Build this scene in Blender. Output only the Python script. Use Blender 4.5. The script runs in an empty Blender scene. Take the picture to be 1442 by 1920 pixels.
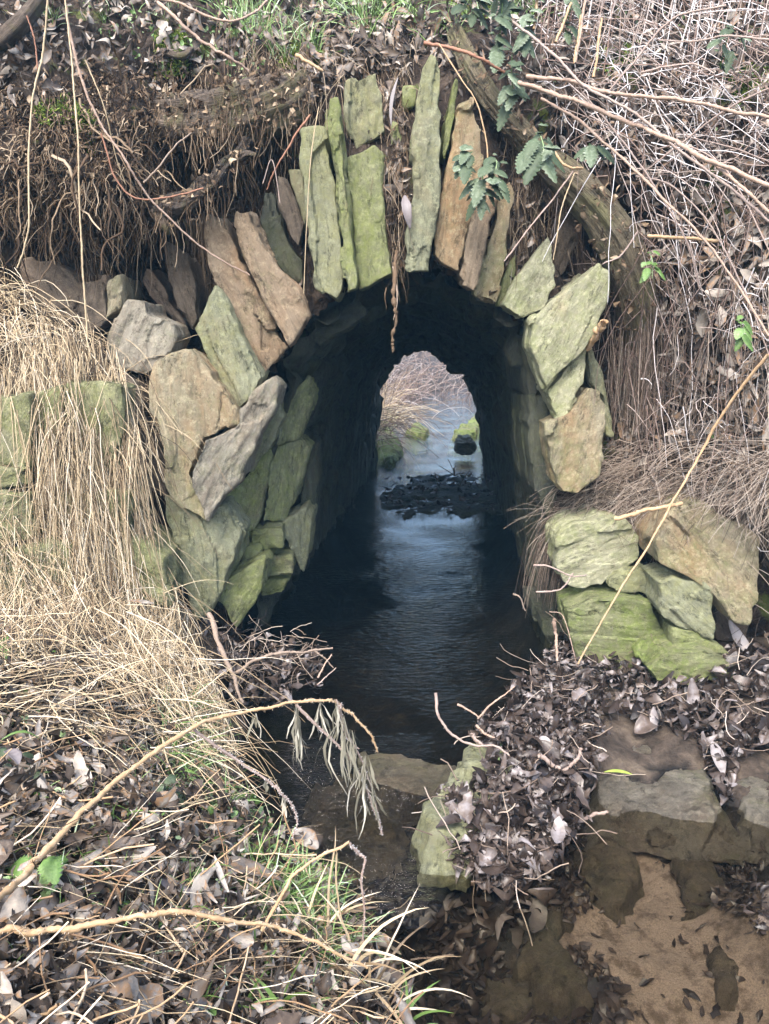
import bpy, math, random
import numpy as np
from mathutils import Vector, noise
from mathutils.bvhtree import BVHTree
random.seed(7); RNG = np.random.default_rng(7)
SC = bpy.context.scene; COL = SC.collection

# ------------------------------------------------------------------ camera, sky, sun, exposure
PITCH = math.radians(13.0); CAMZ = 1.5; FPX = 1442.0
cam = bpy.data.cameras.new('camera'); cam.sensor_fit = 'VERTICAL'; cam.sensor_height = 24
cam.lens = 24 * FPX / 1920.0; cam.clip_start = 0.02; cam.clip_end = 400
co = bpy.data.objects.new('camera', cam); COL.objects.link(co)
co.location = (0, 0, CAMZ); co.rotation_euler = (math.radians(90) - PITCH, 0, 0); SC.camera = co
SUN_EL, SUN_AZ = math.radians(52), math.radians(200)     # azimuth clockwise from +Y: behind the camera, slightly left
world = bpy.data.worlds.new('World'); SC.world = world; world.use_nodes = True
wn = world.node_tree; sky = wn.nodes.new('ShaderNodeTexSky'); sky.sky_type = 'NISHITA'; sky.sun_disc = False
sky.sun_elevation = SUN_EL; sky.sun_rotation = SUN_AZ; sky.dust_density = 4.0; sky.air_density = 1.0; sky.ozone_density = 1.0
bg = wn.nodes['Background']; bg.inputs['Strength'].default_value = 0.15
wn.links.new(sky.outputs[0], bg.inputs['Color'])
sl = bpy.data.lights.new('sun', 'SUN'); sl.energy = 1.1; sl.angle = math.radians(24); sl.color = (1.0, 0.985, 0.96)
so = bpy.data.objects.new('sun', sl); COL.objects.link(so)
sd = Vector((math.sin(SUN_AZ) * math.cos(SUN_EL), math.cos(SUN_AZ) * math.cos(SUN_EL), math.sin(SUN_EL)))
so.rotation_euler = sd.to_track_quat('Z', 'Y').to_euler()
SC.view_settings.view_transform = 'Standard'; SC.view_settings.look = 'None'
SC.view_settings.exposure = 2.0; SC.view_settings.gamma = 1.0
SC.cycles.max_bounces = 6; SC.cycles.transparent_max_bounces = 8; SC.cycles.volume_bounces = 0
SC.cycles.caustics_reflective = False; SC.cycles.caustics_refractive = False

# ------------------------------------------------------------------ geometry helpers
CP, SP = math.cos(PITCH), math.sin(PITCH)
def ray(px, py):
    dx = (px - 721) / FPX; dy = (960 - py) / FPX
    return np.array([dx, CP + dy * SP, -SP + dy * CP])
def P(px, py, Y):
    r = ray(px, py); return np.array([0, 0, CAMZ]) + r * (Y / r[1])
def Pz(px, py, z):
    r = ray(px, py); return np.array([0, 0, CAMZ]) + r * ((z - CAMZ) / r[2])
def reg(s, ox, oy): return lambda pts: [(ox + x * s, oy + y * s) + tuple(r) for x, y, *r in pts]
r1 = reg(.5, 0, 0); r2 = reg(.5, 721, 0); r3 = reg(.5686, 340, 80); r4 = reg(.4438, 0, 560)
r6 = reg(.3855, 900, 560); r7 = reg(.5, 0, 1200); r8 = reg(.5, 721, 1200); ph = reg(1, 0, 0)

def tag(o, label=None, cat=None, group=None, kind=None):
    if label: o['label'] = label
    if cat: o['category'] = cat
    if group: o['group'] = group
    if kind: o['kind'] = kind
    return o
def empty(name, loc=(0, 0, 0)):
    o = bpy.data.objects.new(name, None); COL.objects.link(o); o.location = loc; o.empty_display_size = .1; return o
def link(name, me, mat, parent=None, loc=None, smooth=True):
    o = bpy.data.objects.new(name, me); COL.objects.link(o)
    if mat: me.materials.append(mat)
    if smooth: me.polygons.foreach_set('use_smooth', np.ones(len(me.polygons), dtype=bool))
    if parent is not None:
        o.parent = parent; pl = np.array(parent.location)
        o.location = (loc[0] - pl[0], loc[1] - pl[1], loc[2] - pl[2]) if loc is not None else tuple(-pl)
    elif loc is not None: o.location = loc
    return o
class Acc:
    """collects quads with a per-vertex random value and builds one mesh"""
    def __init__(s): s.V = []; s.F = []; s.R = []; s.n = 0
    def add(s, v, f, r=0.5):
        v = np.asarray(v, float); f = np.asarray(f, np.int64)
        s.V.append(v); s.F.append(f + s.n); s.n += len(v)
        s.R.append(np.full(len(v), r, float) if np.isscalar(r) else np.asarray(r, float))
    def build(s, name, mat, parent=None, origin=None, smooth=True):
        V = np.concatenate(s.V); F = np.concatenate(s.F); R = np.concatenate(s.R)
        o0 = np.array(origin) if origin is not None else (np.array([V[:, 0].mean(), V[:, 1].mean(), V[:, 2].min()]))
        V = V - o0
        me = bpy.data.meshes.new(name); me.vertices.add(len(V)); me.vertices.foreach_set('co', V.astype(np.float32).ravel())
        me.loops.add(F.size); me.loops.foreach_set('vertex_index', F.ravel().astype(np.int32))
        me.polygons.add(len(F)); me.polygons.foreach_set('loop_start', np.arange(0, F.size, 4, dtype=np.int32))
        a = me.attributes.new('rnd', 'FLOAT', 'POINT'); a.data.foreach_set('value', R.astype(np.float32))
        me.update(); me.validate()
        return link(name, me, mat, parent, o0, smooth)
def norm(v): return v / (np.linalg.norm(v, axis=-1, keepdims=True) + 1e-9)
def tubes(acc, pts, rad, k=3, r=None):
    """pts (B,n,3), rad (B,n) or broadcastable"""
    pts = np.asarray(pts, float); B, n, _ = pts.shape
    rad = np.broadcast_to(rad, (B, n))
    t = np.empty_like(pts); t[:, 1:-1] = pts[:, 2:] - pts[:, :-2]; t[:, 0] = pts[:, 1] - pts[:, 0]; t[:, -1] = pts[:, -1] - pts[:, -2]
    t = norm(t); mt = norm(t.mean(axis=1))
    ref = np.where(np.abs(mt[:, 1:2]) < .8, np.array([[0, 1., 0]]), np.array([[1., 0, 0]]))[:, None, :]
    a = norm(np.cross(t, ref)); b = np.cross(t, a)
    ph0 = np.arange(k) * 2 * np.pi / k
    ring = pts[:, :, None, :] + rad[:, :, None, None] * (np.cos(ph0)[None, None, :, None] * a[:, :, None, :] + np.sin(ph0)[None, None, :, None] * b[:, :, None, :])
    V = ring.reshape(-1, 3)
    bi = (np.arange(B) * n * k)[:, None, None]; i = (np.arange(n - 1) * k)[None, :, None]; j = np.arange(k)[None, None, :]; j2 = (j + 1) % k
    F = np.stack([bi + i + j, bi + i + j2, bi + i + k + j2, bi + i + k + j], -1).reshape(-1, 4)
    if r is None: r = RNG.random(B)
    acc.add(V, F, np.repeat(np.broadcast_to(r, (B,)), n * k))
def ribbons(acc, pts, wid, r=None, side=None):
    pts = np.asarray(pts, float); B, n, _ = pts.shape
    wid = np.broadcast_to(wid, (B, n))
    t = norm((pts[:, -1] - pts[:, 0]))
    if side is None: side = norm(np.cross(t, norm(RNG.normal(size=(B, 3)) * [.6, .4, .6] + [0, -.9, .3])))
    L = pts - side[:, None, :] * wid[:, :, None]; R_ = pts + side[:, None, :] * wid[:, :, None]
    V = np.stack([L, R_], 2).reshape(-1, 3)
    bi = (np.arange(B) * n * 2)[:, None]; i = (np.arange(n - 1) * 2)[None, :]
    F = np.stack([bi + i, bi + i + 1, bi + i + 3, bi + i + 2], -1).reshape(-1, 4)
    if r is None: r = RNG.random(B)
    acc.add(V, F, np.repeat(np.broadcast_to(r, (B,)), n * 2))
def grow(p0, d0, length, n=7, grav=.25, wob=.15):
    p0 = np.asarray(p0, float); B = len(p0); d = norm(np.asarray(d0, float)); L = np.broadcast_to(length, (B,))[:, None] / n
    g = np.broadcast_to(grav, (B,))[:, None] * np.array([[0, 0, -1.]]); pts = [p0]
    for _ in range(n):
        d = norm(d + g + RNG.normal(size=(B, 3)) * wob); pts.append(pts[-1] + d * L)
    return np.stack(pts, 1)
def spline(c, per=8):
    c = [np.array(q, float) for q in c]; c = [2 * c[0] - c[1]] + c + [2 * c[-1] - c[-2]]; out = []
    for i in range(1, len(c) - 2):
        for k in range(per):
            t = k / per; a, b, d, e = c[i - 1], c[i], c[i + 1], c[i + 2]
            out.append(.5 * ((2 * b) + (-a + d) * t + (2 * a - 5 * b + 4 * d - e) * t * t + (-a + 3 * b - 3 * d + e) * t ** 3))
    out.append(c[-2]); return np.array(out)
def fbm(p, s, o=4): return noise.fractal(Vector((p[0] * s, p[1] * s, p[2] * s)), 1.0, 2.0, o)
def inpoly(x, y, poly):
    c = False; j = len(poly) - 1
    for i in range(len(poly)):
        xi, yi = poly[i][:2]; xj, yj = poly[j][:2]
        if (yi > y) != (yj > y) and x < (xj - xi) * (y - yi) / (yj - yi) + xi: c = not c
        j = i
    return c
def sample(poly, n):
    xs = [p[0] for p in poly]; ys = [p[1] for p in poly]; out = []
    while len(out) < n:
        x = random.uniform(min(xs), max(xs)); y = random.uniform(min(ys), max(ys))
        if inpoly(x, y, poly): out.append((x, y))
    return out
class RBF:
    def __init__(s, X, y, lam=1e-3):
        s.X = np.array(X); y = np.array(y, float); s.m = y.mean(); n = len(y)
        K = s.k(s.X) + lam * np.eye(n); s.w = np.linalg.solve(K, y - s.m)
    def k(s, Q): return np.exp(-np.linalg.norm(Q[:, None] - s.X[None], axis=-1) / .55) if s.X.shape[1] else None
    def __call__(s, Q):
        Q = np.asarray(Q, float); out = np.empty(len(Q))
        for i in range(0, len(Q), 20000): out[i:i + 20000] = s.k(Q[i:i + 20000]) @ s.w + s.m
        return out

# ------------------------------------------------------------------ materials
class M:
    def __init__(s, name, rough=.85, spec=.3):
        s.m = bpy.data.materials.new(name); s.m.use_nodes = True; s.t = s.m.node_tree
        s.b = s.t.nodes['Principled BSDF']; s.b.inputs['Roughness'].default_value = rough
        s.b.inputs['Specular IOR Level'].default_value = spec
    def n(s, typ, **kw):
        o = s.t.nodes.new(typ)
        for k, v in kw.items():
            if k.startswith('i_'): o.inputs[k[2:]].default_value = v
            else: setattr(o, k, v)
        return o
    def l(s, a, b): s.t.links.new(a, b)
    def coord(s, scale=(1, 1, 1), src='Object', rnd=True):
        tc = s.n('ShaderNodeTexCoord'); mp = s.n('ShaderNodeMapping'); mp.inputs['Scale'].default_value = scale
        if rnd:
            oi = s.n('ShaderNodeObjectInfo'); ad = s.n('ShaderNodeVectorMath', operation='MULTIPLY_ADD')
            ad.inputs[1].default_value = (17, 31, 23); s.l(oi.outputs['Random'], ad.inputs[0]); s.l(tc.outputs[src], ad.inputs[2])
            s.l(ad.outputs[0], mp.inputs['Vector'])
        else: s.l(tc.outputs[src], mp.inputs['Vector'])
        return mp.outputs[0]
    def noise(s, vec, scale, detail=4, rough=.55, dist=0):
        o = s.n('ShaderNodeTexNoise', i_Scale=scale, i_Detail=detail, i_Roughness=rough, i_Distortion=dist); s.l(vec, o.inputs['Vector']); return o.outputs['Fac']
    def ramp(s, fac, stops):
        o = s.n('ShaderNodeValToRGB'); e = o.color_ramp.elements
        while len(e) < len(stops): e.new(.5)
        for i, (p, c) in enumerate(stops):
            e[i].position = p; e[i].color = (c[0], c[1], c[2], 1) if not np.isscalar(c) else (c, c, c, 1)
        s.l(fac, o.inputs[0]); return o.outputs[0]
    def mix(s, fac, a, b, mode='MIX'):
        o = s.n('ShaderNodeMixRGB', blend_type=mode)
        for i, q in enumerate((fac, a, b)):
            if isinstance(q, bpy.types.NodeSocket): s.l(q, o.inputs[i])
            elif i == 0: o.inputs[0].default_value = q
            else: o.inputs[i].default_value = (*q, 1)
        return o.outputs[0]
    def math(s, op, a, b=0.0):
        o = s.n('ShaderNodeMath', operation=op)
        for i, q in enumerate((a, b)):
            if isinstance(q, bpy.types.NodeSocket): s.l(q, o.inputs[i])
            else: o.inputs[i].default_value = q
        return o.outputs[0]
    def bump(s, h, strength=.5, dist=.01, prev=None):
        o = s.n('ShaderNodeBump', i_Strength=strength, i_Distance=dist); s.l(h, o.inputs['Height'])
        if prev: s.l(prev, o.inputs['Normal'])
        return o.outputs[0]
    def out(s, col, nrm=None):
        if isinstance(col, bpy.types.NodeSocket): s.l(col, s.b.inputs['Base Color'])
        else: s.b.inputs['Base Color'].default_value = (*col, 1)
        if nrm: s.l(nrm, s.b.inputs['Normal'])
        return s.m
def stone_mat(name, a, b, stain, st, moss, ms, rough=.82, ma=.75):
    m = M(name, rough, .3); v = m.coord((1, 1, .4)); v2 = m.coord((1, 1, .10)); v1 = m.coord()
    c = m.mix(m.ramp(m.noise(v, 6, 8, .7), [(.36, 0), (.62, 1)]), a, b)
    c = m.mix(m.ramp(m.noise(v, 2.2, 6, .68, .8), [(st, 0), (st + .16, .85)]), c, stain)
    streak = m.noise(v2, 30, 7, .65, .4)
    c = m.mix(m.ramp(streak, [(.32, .7), (.47, 0)]), c, (a[0] * .35, a[1] * .35, a[2] * .33))
    mn = m.math('ADD', m.math('MULTIPLY', m.noise(v1, 2.4, 3, .6), .45), m.math('MULTIPLY', m.noise(v1, 30, 7, .75), .55))
    c = m.mix(m.ramp(mn, [(ms - .05, 0), (ms + .12, ma)]), c, moss)
    c = m.mix(m.ramp(m.noise(v1, 34, 9, .85), [(.5, 0), (.66, .7)]), c, (min(1, b[0] * 1.6), min(1, b[1] * 1.6), min(1, b[2] * 1.5)))
    c = m.mix(m.ramp(m.noise(v, 17, 9, .85), [(.38, .8), (.46, 0)]), c, (a[0] * .25, a[1] * .25, a[2] * .22))
    bn = m.bump(m.noise(v, 11, 12, .8), 1.0, .05); bn = m.bump(streak, 1.0, .016, bn); bn = m.bump(m.noise(v1, 70, 8, .8), 1.0, .010, bn)
    return m.out(c, bn)
MOSS = (.35, .355, .15)
MT = dict(
    green=stone_mat('green_slate', (.20, .21, .14), (.36, .37, .25), (.34, .29, .17), .56, MOSS, .5),
    olive=stone_mat('olive_slate', (.17, .18, .10), (.33, .34, .2), (.26, .21, .12), .58, (.28, .33, .09), .46),
    tan=stone_mat('tan_slate', (.25, .215, .14), (.43, .385, .27), (.42, .27, .14), .46, (.25, .27, .11), .52),
    orange=stone_mat('orange_slate', (.27, .2, .13), (.43, .34, .24), (.42, .25, .13), .46, (.24, .24, .11), .57),
    pale=stone_mat('pale_slate', (.31, .31, .2), (.50, .49, .34), (.46, .35, .2), .56, (.32, .36, .14), .5),
    grey=stone_mat('grey_slate', (.235, .205, .16), (.41, .375, .30), (.33, .24, .155), .5, (.22, .24, .12), .56, .55),
    brown=stone_mat('brown_stone', (.09, .07, .052), (.18, .145, .11), (.2, .13, .085), .54, (.09, .095, .045), .64),
    mossy=stone_mat('mossy_stone', (.15, .165, .08), (.30, .31, .17), (.26, .24, .13), .55, (.21, .29, .055), .47, .85, .85),
    wallmoss=stone_mat('pale_mossy_stone', (.17, .17, .10), (.36, .35, .22), (.27, .25, .15), .58, (.26, .29, .10), .47),
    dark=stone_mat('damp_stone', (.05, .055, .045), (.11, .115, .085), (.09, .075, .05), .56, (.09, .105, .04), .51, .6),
    shelf=stone_mat('wet_shelf_stone', (.11, .095, .075), (.22, .20, .16), (.17, .13, .09), .5, (.15, .16, .07), .55, .35),
    bed=stone_mat('submerged_stone', (.08, .066, .048), (.17, .14, .10), (.12, .095, .06), .5, (.11, .11, .05), .56, .5),
    wet=stone_mat('wet_stone', (.075, .064, .046), (.16, .14, .10), (.14, .10, .06), .5, (.12, .12, .05), .55, .45),
)
def soil_mat(name, cols, moss=.62, streak=True):
    m = M(name, .9, .2); v = m.coord(rnd=False); v2 = m.coord((1, 1, .22), rnd=False)
    n1 = m.noise(v, 7, 8, .7); n2 = m.noise(v2 if streak else v, 34, 6, .7)
    c = m.ramp(m.math('ADD', m.math('MULTIPLY', n1, .55), m.math('MULTIPLY', n2, .45)), [(.36, cols[0]), (.5, cols[1]), (.62, cols[2])])
    c = m.mix(m.ramp(m.noise(v, 3.5, 6, .7), [(moss, 0), (moss + .07, .9)]), c, (.10, .13, .03))
    b = m.bump(n1, 1, .06); b = m.bump(n2, 1, .03, b); b = m.bump(m.noise(v, 120, 3, .7), .8, .008, b)
    return m.out(c, b)
MT['soil'] = soil_mat('bank_soil', [(.008, .006, .005), (.05, .036, .027), (.16, .12, .09)], .58)
MT['litter_soil'] = soil_mat('leafy_soil', [(.025, .018, .014), (.09, .07, .055), (.2, .16, .13)], .68, False)
def ground_mat():
    m = M('stream_bed_and_bank', .8, .3); v = m.coord(rnd=False)
    at = m.n('ShaderNodeAttribute', attribute_name='sand')
    n1 = m.noise(v, 9, 8, .7); n3 = m.noise(v, 260, 3, .7)
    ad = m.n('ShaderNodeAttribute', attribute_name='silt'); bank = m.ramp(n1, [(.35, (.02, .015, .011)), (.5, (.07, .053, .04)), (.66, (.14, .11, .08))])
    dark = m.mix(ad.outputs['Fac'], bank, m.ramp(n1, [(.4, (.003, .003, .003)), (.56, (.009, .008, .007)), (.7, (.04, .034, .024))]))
    sand = m.mix(m.ramp(n3, [(.35, 0), (.65, 1)]), (.19, .148, .115), (.35, .275, .215))
    sand = m.mix(m.ramp(m.noise(v, 17, 6, .7), [(.50, 0), (.64, .85)]), sand, (.09, .065, .045))
    msk = m.math('ADD', at.outputs['Fac'], m.math('MULTIPLY', m.math('SUBTRACT', m.noise(v, 7.5, 9, .75), .5), 1.9))
    c = m.mix(m.ramp(msk, [(.30, 0), (.85, 1)]), dark, sand)
    b = m.bump(n1, .9, .04); b = m.bump(n3, .5, .004, b)
    return m.out(c, b)
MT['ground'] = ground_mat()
def rnd_mat(name, stops, rough=.7, spec=.3, var=.35, vs=60, bumpd=.003, sub=0.0):
    m = M(name, rough, spec); at = m.n('ShaderNodeAttribute', attribute_name='rnd'); v = m.coord(rnd=False)
    nz = m.noise(v, vs, 4, .65)
    c = m.ramp(m.math('ADD', at.outputs['Fac'], m.math('MULTIPLY', m.math('SUBTRACT', nz, .5), var)), stops)
    return m.out(c, m.bump(nz, .6, bumpd))
MT['straw'] = rnd_mat('dry_straw', [(0, (.05, .035, .022)), (.16, (.19, .135, .08)), (.45, (.39, .30, .185)), (.74, (.58, .475, .31)), (1, (.64, .57, .45))], .6, .35)
MT['straw_dark'] = rnd_mat('old_dark_stems', [(0, (.06, .045, .035)), (.35, (.17, .125, .095)), (.7, (.34, .27, .21)), (1, (.52, .45, .38))], .7)
MT['frost'] = rnd_mat('frosted_stems', [(0, (.07, .045, .035)), (.35, (.22, .15, .12)), (.65, (.40, .33, .29)), (1, (.76, .74, .74))], .7)
MT['cane'] = rnd_mat('bramble_cane', [(0, (.18, .10, .065)), (.5, (.34, .24, .18)), (1, (.62, .55, .50))], .65, .3, .7, 90)
MT['red_cane'] = rnd_mat('red_cane', [(0, (.17, .07, .04)), (.6, (.29, .15, .095)), (1, (.48, .34, .26))], .6, .3, .6, 70)
MT['stalk'] = rnd_mat('golden_stalk', [(0, (.20, .12, .065)), (.5, (.40, .27, .15)), (1, (.68, .58, .45))], .6, .35, .6, 50)
MT['leaf'] = rnd_mat('dead_leaves', [(0, (.012, .009, .007)), (.25, (.05, .035, .025)), (.45, (.11, .08, .057)), (.6, (.14, .125, .11)), (.72, (.24, .145, .075)), (.82, (.21, .19, .17)), (1, (.40, .35, .29))], .55, .4, .6, 38, .006)
MT['leaf_wet'] = rnd_mat('wet_dead_leaves', [(0, (.012, .009, .008)), (.3, (.026, .018, .014)), (.6, (.055, .041, .034)), (.82, (.105, .08, .066)), (1, (.22, .20, .20))], .38, .45, .4, 45, .004)
MT['grass'] = rnd_mat('green_grass', [(0, (.08, .14, .03)), (.5, (.17, .28, .08)), (.85, (.30, .42, .2)), (1, (.5, .6, .45))], .55, .35)
MT['nettle'] = rnd_mat('frosted_nettle', [(0, (.025, .042, .022)), (.5, (.07, .10, .055)), (.8, (.16, .20, .14)), (1, (.42, .46, .40))], .6, .3, .6, 80)
MT['fresh'] = rnd_mat('fresh_leaves', [(0, (.05, .10, .02)), (.5, (.12, .21, .055)), (1, (.30, .40, .22))], .5, .35, .5, 60)
MT['moss'] = rnd_mat('bright_moss', [(0, (.05, .08, .015)), (.5, (.13, .19, .03)), (1, (.27, .34, .08))], .9, .1)
MT['root'] = rnd_mat('root_fibres', [(0, (.025, .016, .010)), (.4, (.085, .055, .034)), (.75, (.19, .135, .085)), (1, (.38, .30, .21))], .85, .2)
MT['white_leaf'] = rnd_mat('bleached_leaf', [(0, (.14, .12, .12)), (.5, (.24, .22, .22)), (1, (.42, .40, .40))], .6, .3)
def bark_mat(name, a, b, g):
    m = M(name, .85, .25); tc = m.n('ShaderNodeAttribute', attribute_name='barkuv'); mp = m.n('ShaderNodeMapping'); mp.inputs['Scale'].default_value = (3.2, 3.2, .9)
    m.l(tc.outputs['Vector'], mp.inputs['Vector']); v = mp.outputs[0]; vo = m.coord(rnd=False)
    n1 = m.noise(v, 5, 8, .7, 1.2); n2 = m.noise(vo, 40, 6, .7)
    c = m.mix(m.ramp(n1, [(.35, 0), (.6, 1)]), a, b); c = m.mix(m.ramp(n2, [(.5, 0), (.62, .5)]), c, (b[0] * 1.4, b[1] * 1.4, b[2] * 1.4))
    c = m.mix(m.ramp(m.noise(vo, 5, 5, .7), [(.5, 0), (.6, .7)]), c, g)
    bn = m.bump(n1, 1, .05); bn = m.bump(n2, .8, .012, bn); return m.out(c, bn)
MT['bark'] = bark_mat('furrowed_bark', (.06, .047, .038), (.22, .175, .135), (.15, .14, .06))
MT['bark_dark'] = bark_mat('dark_rotten_bark', (.03, .023, .018), (.12, .095, .075), (.08, .08, .04))
MT['bark_green'] = bark_mat('algae_bark', (.055, .048, .03), (.27, .225, .15), (.24, .23, .11))

# ------------------------------------------------------------------ embankment face (Y as function of X,Z) and the banks (z as function of X,Y)
FACE = [(-500, -60, 4.9), (-200, -60, 4.7), (100, -20, 4.35), (400, -20, 4.5), (600, 0, 4.6), (740, 0, 4.65), (1000, 0, 4.6), (1250, 0, 4.45), (1442, 0, 4.3), (1700, 0, 4.1), (2000, 0, 4.0),
 (-400, 150, 3.9), (0, 130, 3.75), (200, 160, 3.65), (430, 90, 4.05), (430, 170, 3.8), (560, 150, 3.82), (700, 120, 3.95), (900, 130, 3.95), (1100, 180, 3.95), (1300, 200, 3.8), (1442, 200, 3.65), (1800, 200, 3.5),
 (-400, 300, 3.3), (0, 300, 3.35), (150, 330, 3.35), (240, 380, 3.5), (320, 270, 3.85), (400, 320, 4.35), (480, 330, 4.3), (560, 300, 3.8), (650, 250, 3.7), (740, 350, 3.68), (745, 470, 3.7), (740, 200, 3.85), (900, 330, 3.7), (1050, 330, 4.05), (1200, 300, 3.8), (1442, 350, 3.4), (1800, 350, 3.2),
 (-300, 440, 3.5), (20, 440, 3.95), (100, 480, 4.0), (200, 480, 3.85), (300, 450, 4.0), (360, 400, 4.1), (380, 620, 4.2), (500, 500, 3.74), (980, 420, 3.76), (1060, 420, 4.25), (1110, 480, 4.35), (1200, 480, 3.85), (1300, 500, 3.6), (1442, 500, 3.35), (1800, 500, 3.1),
 (60, 560, 3.9), (190, 590, 3.75), (300, 540, 4.1), (0, 660, 3.3), (130, 640, 3.6), (1180, 640, 4.0), (1240, 640, 3.75), (1330, 650, 3.45), (1442, 650, 3.2), (1800, 650, 3.0),
 (-400, 800, 3.0), (0, 800, 3.2), (200, 760, 3.35), (290, 850, 3.45), (400, 900, 3.75), (1180, 780, 4.0), (1250, 830, 3.6), (1330, 830, 3.35), (1442, 800, 3.15), (1800, 850, 2.95),
 (-400, 1000, 2.9), (0, 1000, 3.1), (250, 1000, 3.2), (400, 1150, 3.5), (1100, 960, 3.72), (1200, 950, 3.6), (1330, 930, 3.45), (1442, 950, 3.2), (1100, 1100, 3.75), (1300, 1150, 3.65), (430, 590, 3.72), (1000, 520, 3.75), (880, 450, 3.68), (660, 450, 3.68), (600, 520, 3.70), (450, 480, 3.8), (1080, 600, 3.75), (1442, 1150, 3.3), (1800, 1100, 2.9), (0, 1200, 2.9)]
fp = [P(*q) for q in FACE]; faceF = RBF([(q[0], q[2]) for q in fp], [q[1] for q in fp], 2e-3)
NEAR = [(-.70, -.4), (-.68, .2), (-.64, .7), (-.59, 1.0), (-.51, 1.3), (-.38, 1.5), (-.2, 1.66), (.02, 1.77), (.2, 1.78), (.40, 1.70), (.56, 1.60), (.69, 1.46), (.76, 1.2), (.82, .75), (.86, .3), (.88, -.4)]
NEAR = [(x, z) for x, z in NEAR]
fo = [(700, 960), (702, 850), (706, 770), (710, 715), (733, 680), (752, 663), (775, 654), (795, 652), (815, 655), (832, 672), (852, 690), (880, 706), (893, 750), (903, 820), (910, 880), (912, 960)]
FAR = [tuple(P(x, y, 8.8)[[0, 2]]) for x, y in fo]
def disp(p, amp, s=3.0, o=6): return amp * fbm(p, s, o)

def build_embankment():
    xs = np.concatenate([np.linspace(-14, -2.9, 24)[:-1], np.arange(-2.9, 3.1, .028), np.linspace(3.1, 14, 24)])
    zs = np.concatenate([np.arange(-.5, 3.3, .028), np.arange(3.35, 4.3, .06)]); nx = len(xs); rows = []
    X, Z = np.meshgrid(xs, zs); Y = faceF(np.stack([X.ravel(), Z.ravel()], 1)).reshape(X.shape)
    out = np.clip((np.abs(X) - 2.6) / 1.5, 0, 1); Y = Y * (1 - out) + (3.4 + .3 * np.clip(Z, 0, 9)) * out
    Y += np.clip(Z - 2.9, 0, 9) * .45
    V = np.stack([X, Y, Z], -1)
    for i in range(len(zs)):
        for j in range(nx):
            p = V[i, j]
            if abs(p[0]) < 3.2:
                a = disp(p, .07, 2.2, 6) + .035 * fbm((p[0], p[1], p[2] * .35), 9, 4) + .02 * fbm(p + 5, 18, 3)
                a *= 1 + 1.1 * max(0, min(1, (-.55 - p[0]) / .4)) * max(0, min(1, (p[2] - 1.3) / .3)); V[i, j, 1] -= a; V[i, j, 2] += .4 * a; V[i, j, 0] += .03 * fbm(p + 9, 8, 3)
    verts = [V.reshape(-1, 3)]; n1 = len(zs)
    # top and back slope
    top = V[-1]; extra = []
    for f, zz in ((.25, 4.35), (.5, 4.38), (.8, 4.3)):
        r = top.copy(); r[:, 1] = top[:, 1] * (1 - f) + 8.4 * f; r[:, 2] = zz + np.array([.08 * fbm((x, f * 5, 0), 1.2) for x in xs]); extra.append(r)
    zb = np.linspace(4.0, -.5, 80)
    for zz in zb:
        r = top.copy(); r[:, 1] = 8.75 - .03 * max(0, zz - 1.3) * 8 + np.array([.08 * fbm((x, 3, zz), 2.5) for x in xs]); r[:, 2] = zz; extra.append(r)
    allv = np.concatenate([V] + [e[None] for e in extra]); nr = len(allv)
    farp = [(x * 1.0, z) for x, z in FAR]; F = []
    cx, cz = .08, .9
    nearp = [(cx + (x - cx) * 1.04, z + .02) for x, z in NEAR]
    for i in range(nr - 1):
        front = i < n1 - 1
        for j in range(nx - 1):
            q = (allv[i, j] + allv[i + 1, j + 1]) / 2
            if abs(q[0]) < 1.6 and q[2] < 1.9:
                if front and inpoly(q[0], q[2], nearp): continue
                if i >= n1 and inpoly(q[0], q[2], farp): continue
            a = i * nx + j; F.append((a, a + 1, a + nx + 1, a + nx))
    acc = Acc(); acc.add(allv.reshape(-1, 3), F); o = acc.build('embankment', MT['soil'], origin=(0, 4, 0)); o['kind'] = 'structure'
    return o
emb = build_embankment()

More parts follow.
